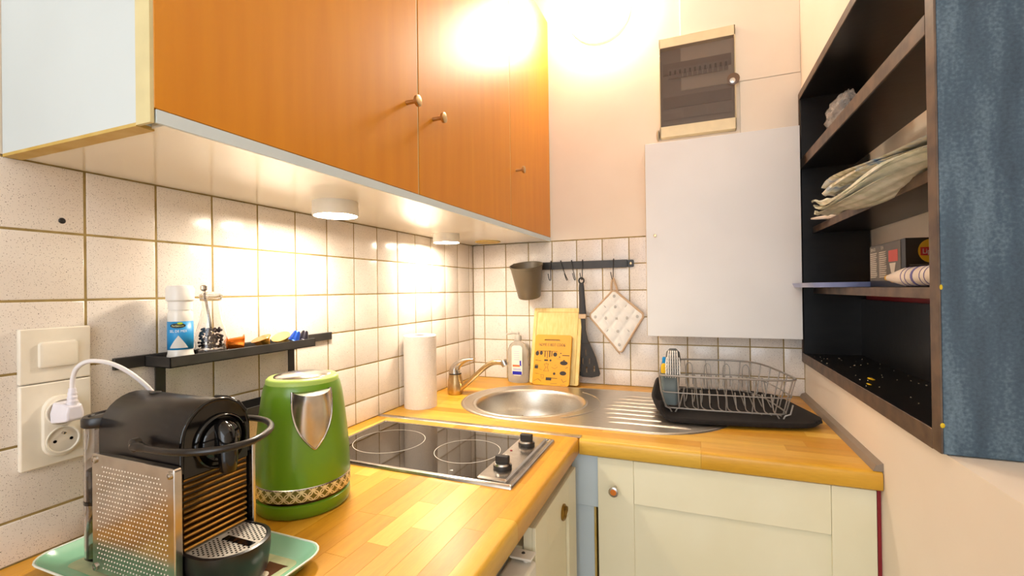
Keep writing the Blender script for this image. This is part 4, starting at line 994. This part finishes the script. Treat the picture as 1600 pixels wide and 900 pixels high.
for y0_, y1_, l in ((ya-.0105, ya-.001, 1), (yb_+.001, yb_+.006, 0)):
    pn = obj('side_panel', MB().prism(rrect(X0-.003, .9075, X1+.009, 1.0605, .004), (0, y1_-y0_, 0), (0, y0_, 0), (1, 0, 0), (0, 0, 1)), chrome, cm, bev=.0012)
    if l:
        lab(pn, 'perforated stainless steel side panel')
        hol = MB()
        for i in range(24):
            for j in range(23):
                x = X0+.009+i*.0059+(j % 2)*.00295; z = .916+j*.0059
                if (i < 2 or i > 21) and (j < 2 or j > 20): continue
                hol.lathe([(.00105, 0), (.0009, .0003)], (x, y0_-.0001, z), 6, (0, -1, 0))
        hh = obj('perforation', hol, mat('perforation_white', 'eee8de', .5), pn, sm=0); hh['kind'] = 'stuff'  # pale discs stand for holes with white behind them
        for x, z in ((X0+.004, .9145), (X0+.004, 1.053), (X1+.002, .9145), (X1+.002, 1.053)):
            obj('screw', MB().lathe([(.0048, 0), (.0045, .002), (.0025, .0026), (.0022, .0012), (.001, .0012)], (x, y0_, z), 16, (0, -1, 0)), chrome, pn)
# brew head
obj('brew_ring', MB().lathe([(.035, 0), (.035, .003), (.0325, .0045), (.031, .002)], (X1+.004, yc+.004, 1.076), 44, (1, 0, 0), cap=False), black_gloss, cm, sm=60)
obj('brew_head', MB().sphere((X1+.004, yc+.004, 1.076), (.013, .027, .027), 28, 16), black_gloss, cm, sm=80)
bs = smooth([(X1+.006, yc+.002, 1.096), (X1+.016, yc+.0, 1.091), (X1+.023, yc-.001, 1.076), (X1+.026, yc-.002, 1.056), (X1+.026, yc-.002, 1.042)], 5)
obj('brew_spout', MB().tube(bs, [.009+.0025*sin(pi*i/(len(bs)-1)) for i in range(len(bs))], 16), black_gloss, cm, sm=60)
obj('lever_slot', MB().tube([(X1-.03, yc+.022, 1.126), (X1-.008, yc+.022, 1.127), (X1+.002, yc+.03, 1.12), (X1+.004, yc+.04, 1.105)], .0028, 8), black_gloss, cm, sm=60)
obj('button', MB().lathe([(.007, 0), (.0065, .0012), (.006, .0008)], (.17, yc+.0, 1.1302), 20), rubber, cm)
hp = smooth([(.23, -1.4, 1.082), (.262, -1.4, 1.081), (.3, -1.399, 1.082), (.33, -1.393, 1.0835), (.356, -1.376, 1.085), (.365, -1.349, 1.086), (.354, -1.318, 1.0865), (.336, -1.296, 1.0875), (.31, -1.282, 1.088), (.28, -1.276, 1.087), (.24, -1.2745, 1.084)], 6)
obj('carry_handle', MB().tube(hp, [.0055 if i < 4 else .0042 for i in range(len(hp))], 12), black_sat, cm, sm=60)
obj('handle_pivot', MB().lathe([(.0085, 0), (.0085, .007), (.007, .008)], (.228, ya-.0075, 1.082), 20, (0, -1, 0)), black_sat, cm)
obj('pivot_screw', MB().lathe([(.0028, 0), (.0025, .0012), (.001, .0014)], (.228, ya-.0155, 1.082), 12, (0, -1, 0)), chrome, cm)
# drip tray
def dtr(d, z):
    P = [(X1-.002+0, ya+.001+d, z)]
    n = 16; xm = .335
    P += [(xm-.02+(.047-d)*cos(a), yc+(.0455-d)*sin(a), z) for a in [-pi/2+pi*i/n for i in range(n+1)]]
    P += [(X1-.002, yb_-.001-d, z)]
    return P
dt = obj('drip_tray', MB().loft([dtr(.008, .9065), dtr(.004, .912), dtr(.0, .94), dtr(0, .9525), dtr(.0035, .9535), dtr(.0045, .951)]), black_sat, cm, sm=50)
obj('grate', MB().loft([dtr(.005, .9508), dtr(.0055, .9526)]), mat('satin_steel', 'c8c2b8', .5, metal=.6), dt, sm=40)
gh = MB()
for i in range(15):
    for j in range(17):
        x = X1+.006+i*.0047; y = yc-.041+j*.0051+(i % 2)*.0025
        if abs(y-yc) > .039 or (x > .315 and ((x-.315)/.038)**2+((y-yc)/.038)**2 > 1) or abs(y-yc-.002) < .0065: continue
        gh.box((x, y, .9527), (x+.0026, y+.0022, .9529))
gho = obj('grate_holes', gh, black_gloss, dt, sm=0); gho['kind'] = 'stuff'
obj('grate_bar', box((X1+.014, yc-.003, .9528), (.352, yc+.0065, .9534)), black_gloss, dt)
# water tank
def tank(w, z, k=1): return [(.108+(.027)*w*cos(a), yc-.005+.046*w*sin(a), z) for a in [2*pi*j/32 for j in range(32)]]
tk = obj('water_tank', MB().loft([tank(.9, .9075), tank(1, .912), tank(1.0, 1.088), tank(.95, 1.088), tank(.95, .914)]), clear_pl, cm, sm=50)
obj('water', MB().loft([tank(.94, .9145), tank(.94, 1.03)]), water_m, tk, sm=50)
obj('tank_band', MB().loft([tank(1.01, .985), tank(1.01, .989)]), black_gloss, tk, sm=50)
obj('tank_lid', MB().loft([tank(1.03, 1.0885), tank(1.06, 1.09), tank(1.06, 1.099), tank(1.02, 1.102), tank(.9, 1.102), tank(.87, 1.0995), tank(.3, 1.0995)]), black_sat, tk, sm=50)
# cord and plug
cd = obj('power_cord', MB().tube(smooth([(.0385, -1.3725, 1.132), (.041, -1.3725, 1.149), (.049, -1.371, 1.164), (.06, -1.362, 1.172), (.075, -1.343, 1.166), (.09, -1.322, 1.145), (.1, -1.3, 1.11), (.108, -1.283, 1.05), (.12, -1.283, .95)], 8), .0032, 10), mat('white_cable', 'e6e2e4', .35), cm, sm=60)
pg = obj('plug', MB().loft([[(x_, -1.3725+a, 1.0985+b) for a, b in ((-w, -h), (w, -h), (w+.0008, 0), (w*.8, h+.002), (-w*.8, h+.002), (-w-.0008, 0))] for x_, w, h in ((.0152, .0145, .0135), (.02, .0145, .0135), (.03, .012, .0125), (.043, .0105, .0105), (.046, .008, .008))]), mat('white_plug', 'e4e0e8', .3), cd, bev=.0015)
obj('strain_relief', MB().tube([(.0385, -1.3725, 1.108), (.0385, -1.3725, 1.134)], [.0065, .0042], 12), bpy.data.materials['white_plug'], cd)
for i in range(3): obj('relief_ring', MB().lathe([(.0064-.0006*i, 0), (.0066-.0006*i, .0015), (.0064-.0006*i, .003)], (.0385, -1.3725, 1.1135+i*.0058), 14), bpy.data.materials['white_plug'], cd)
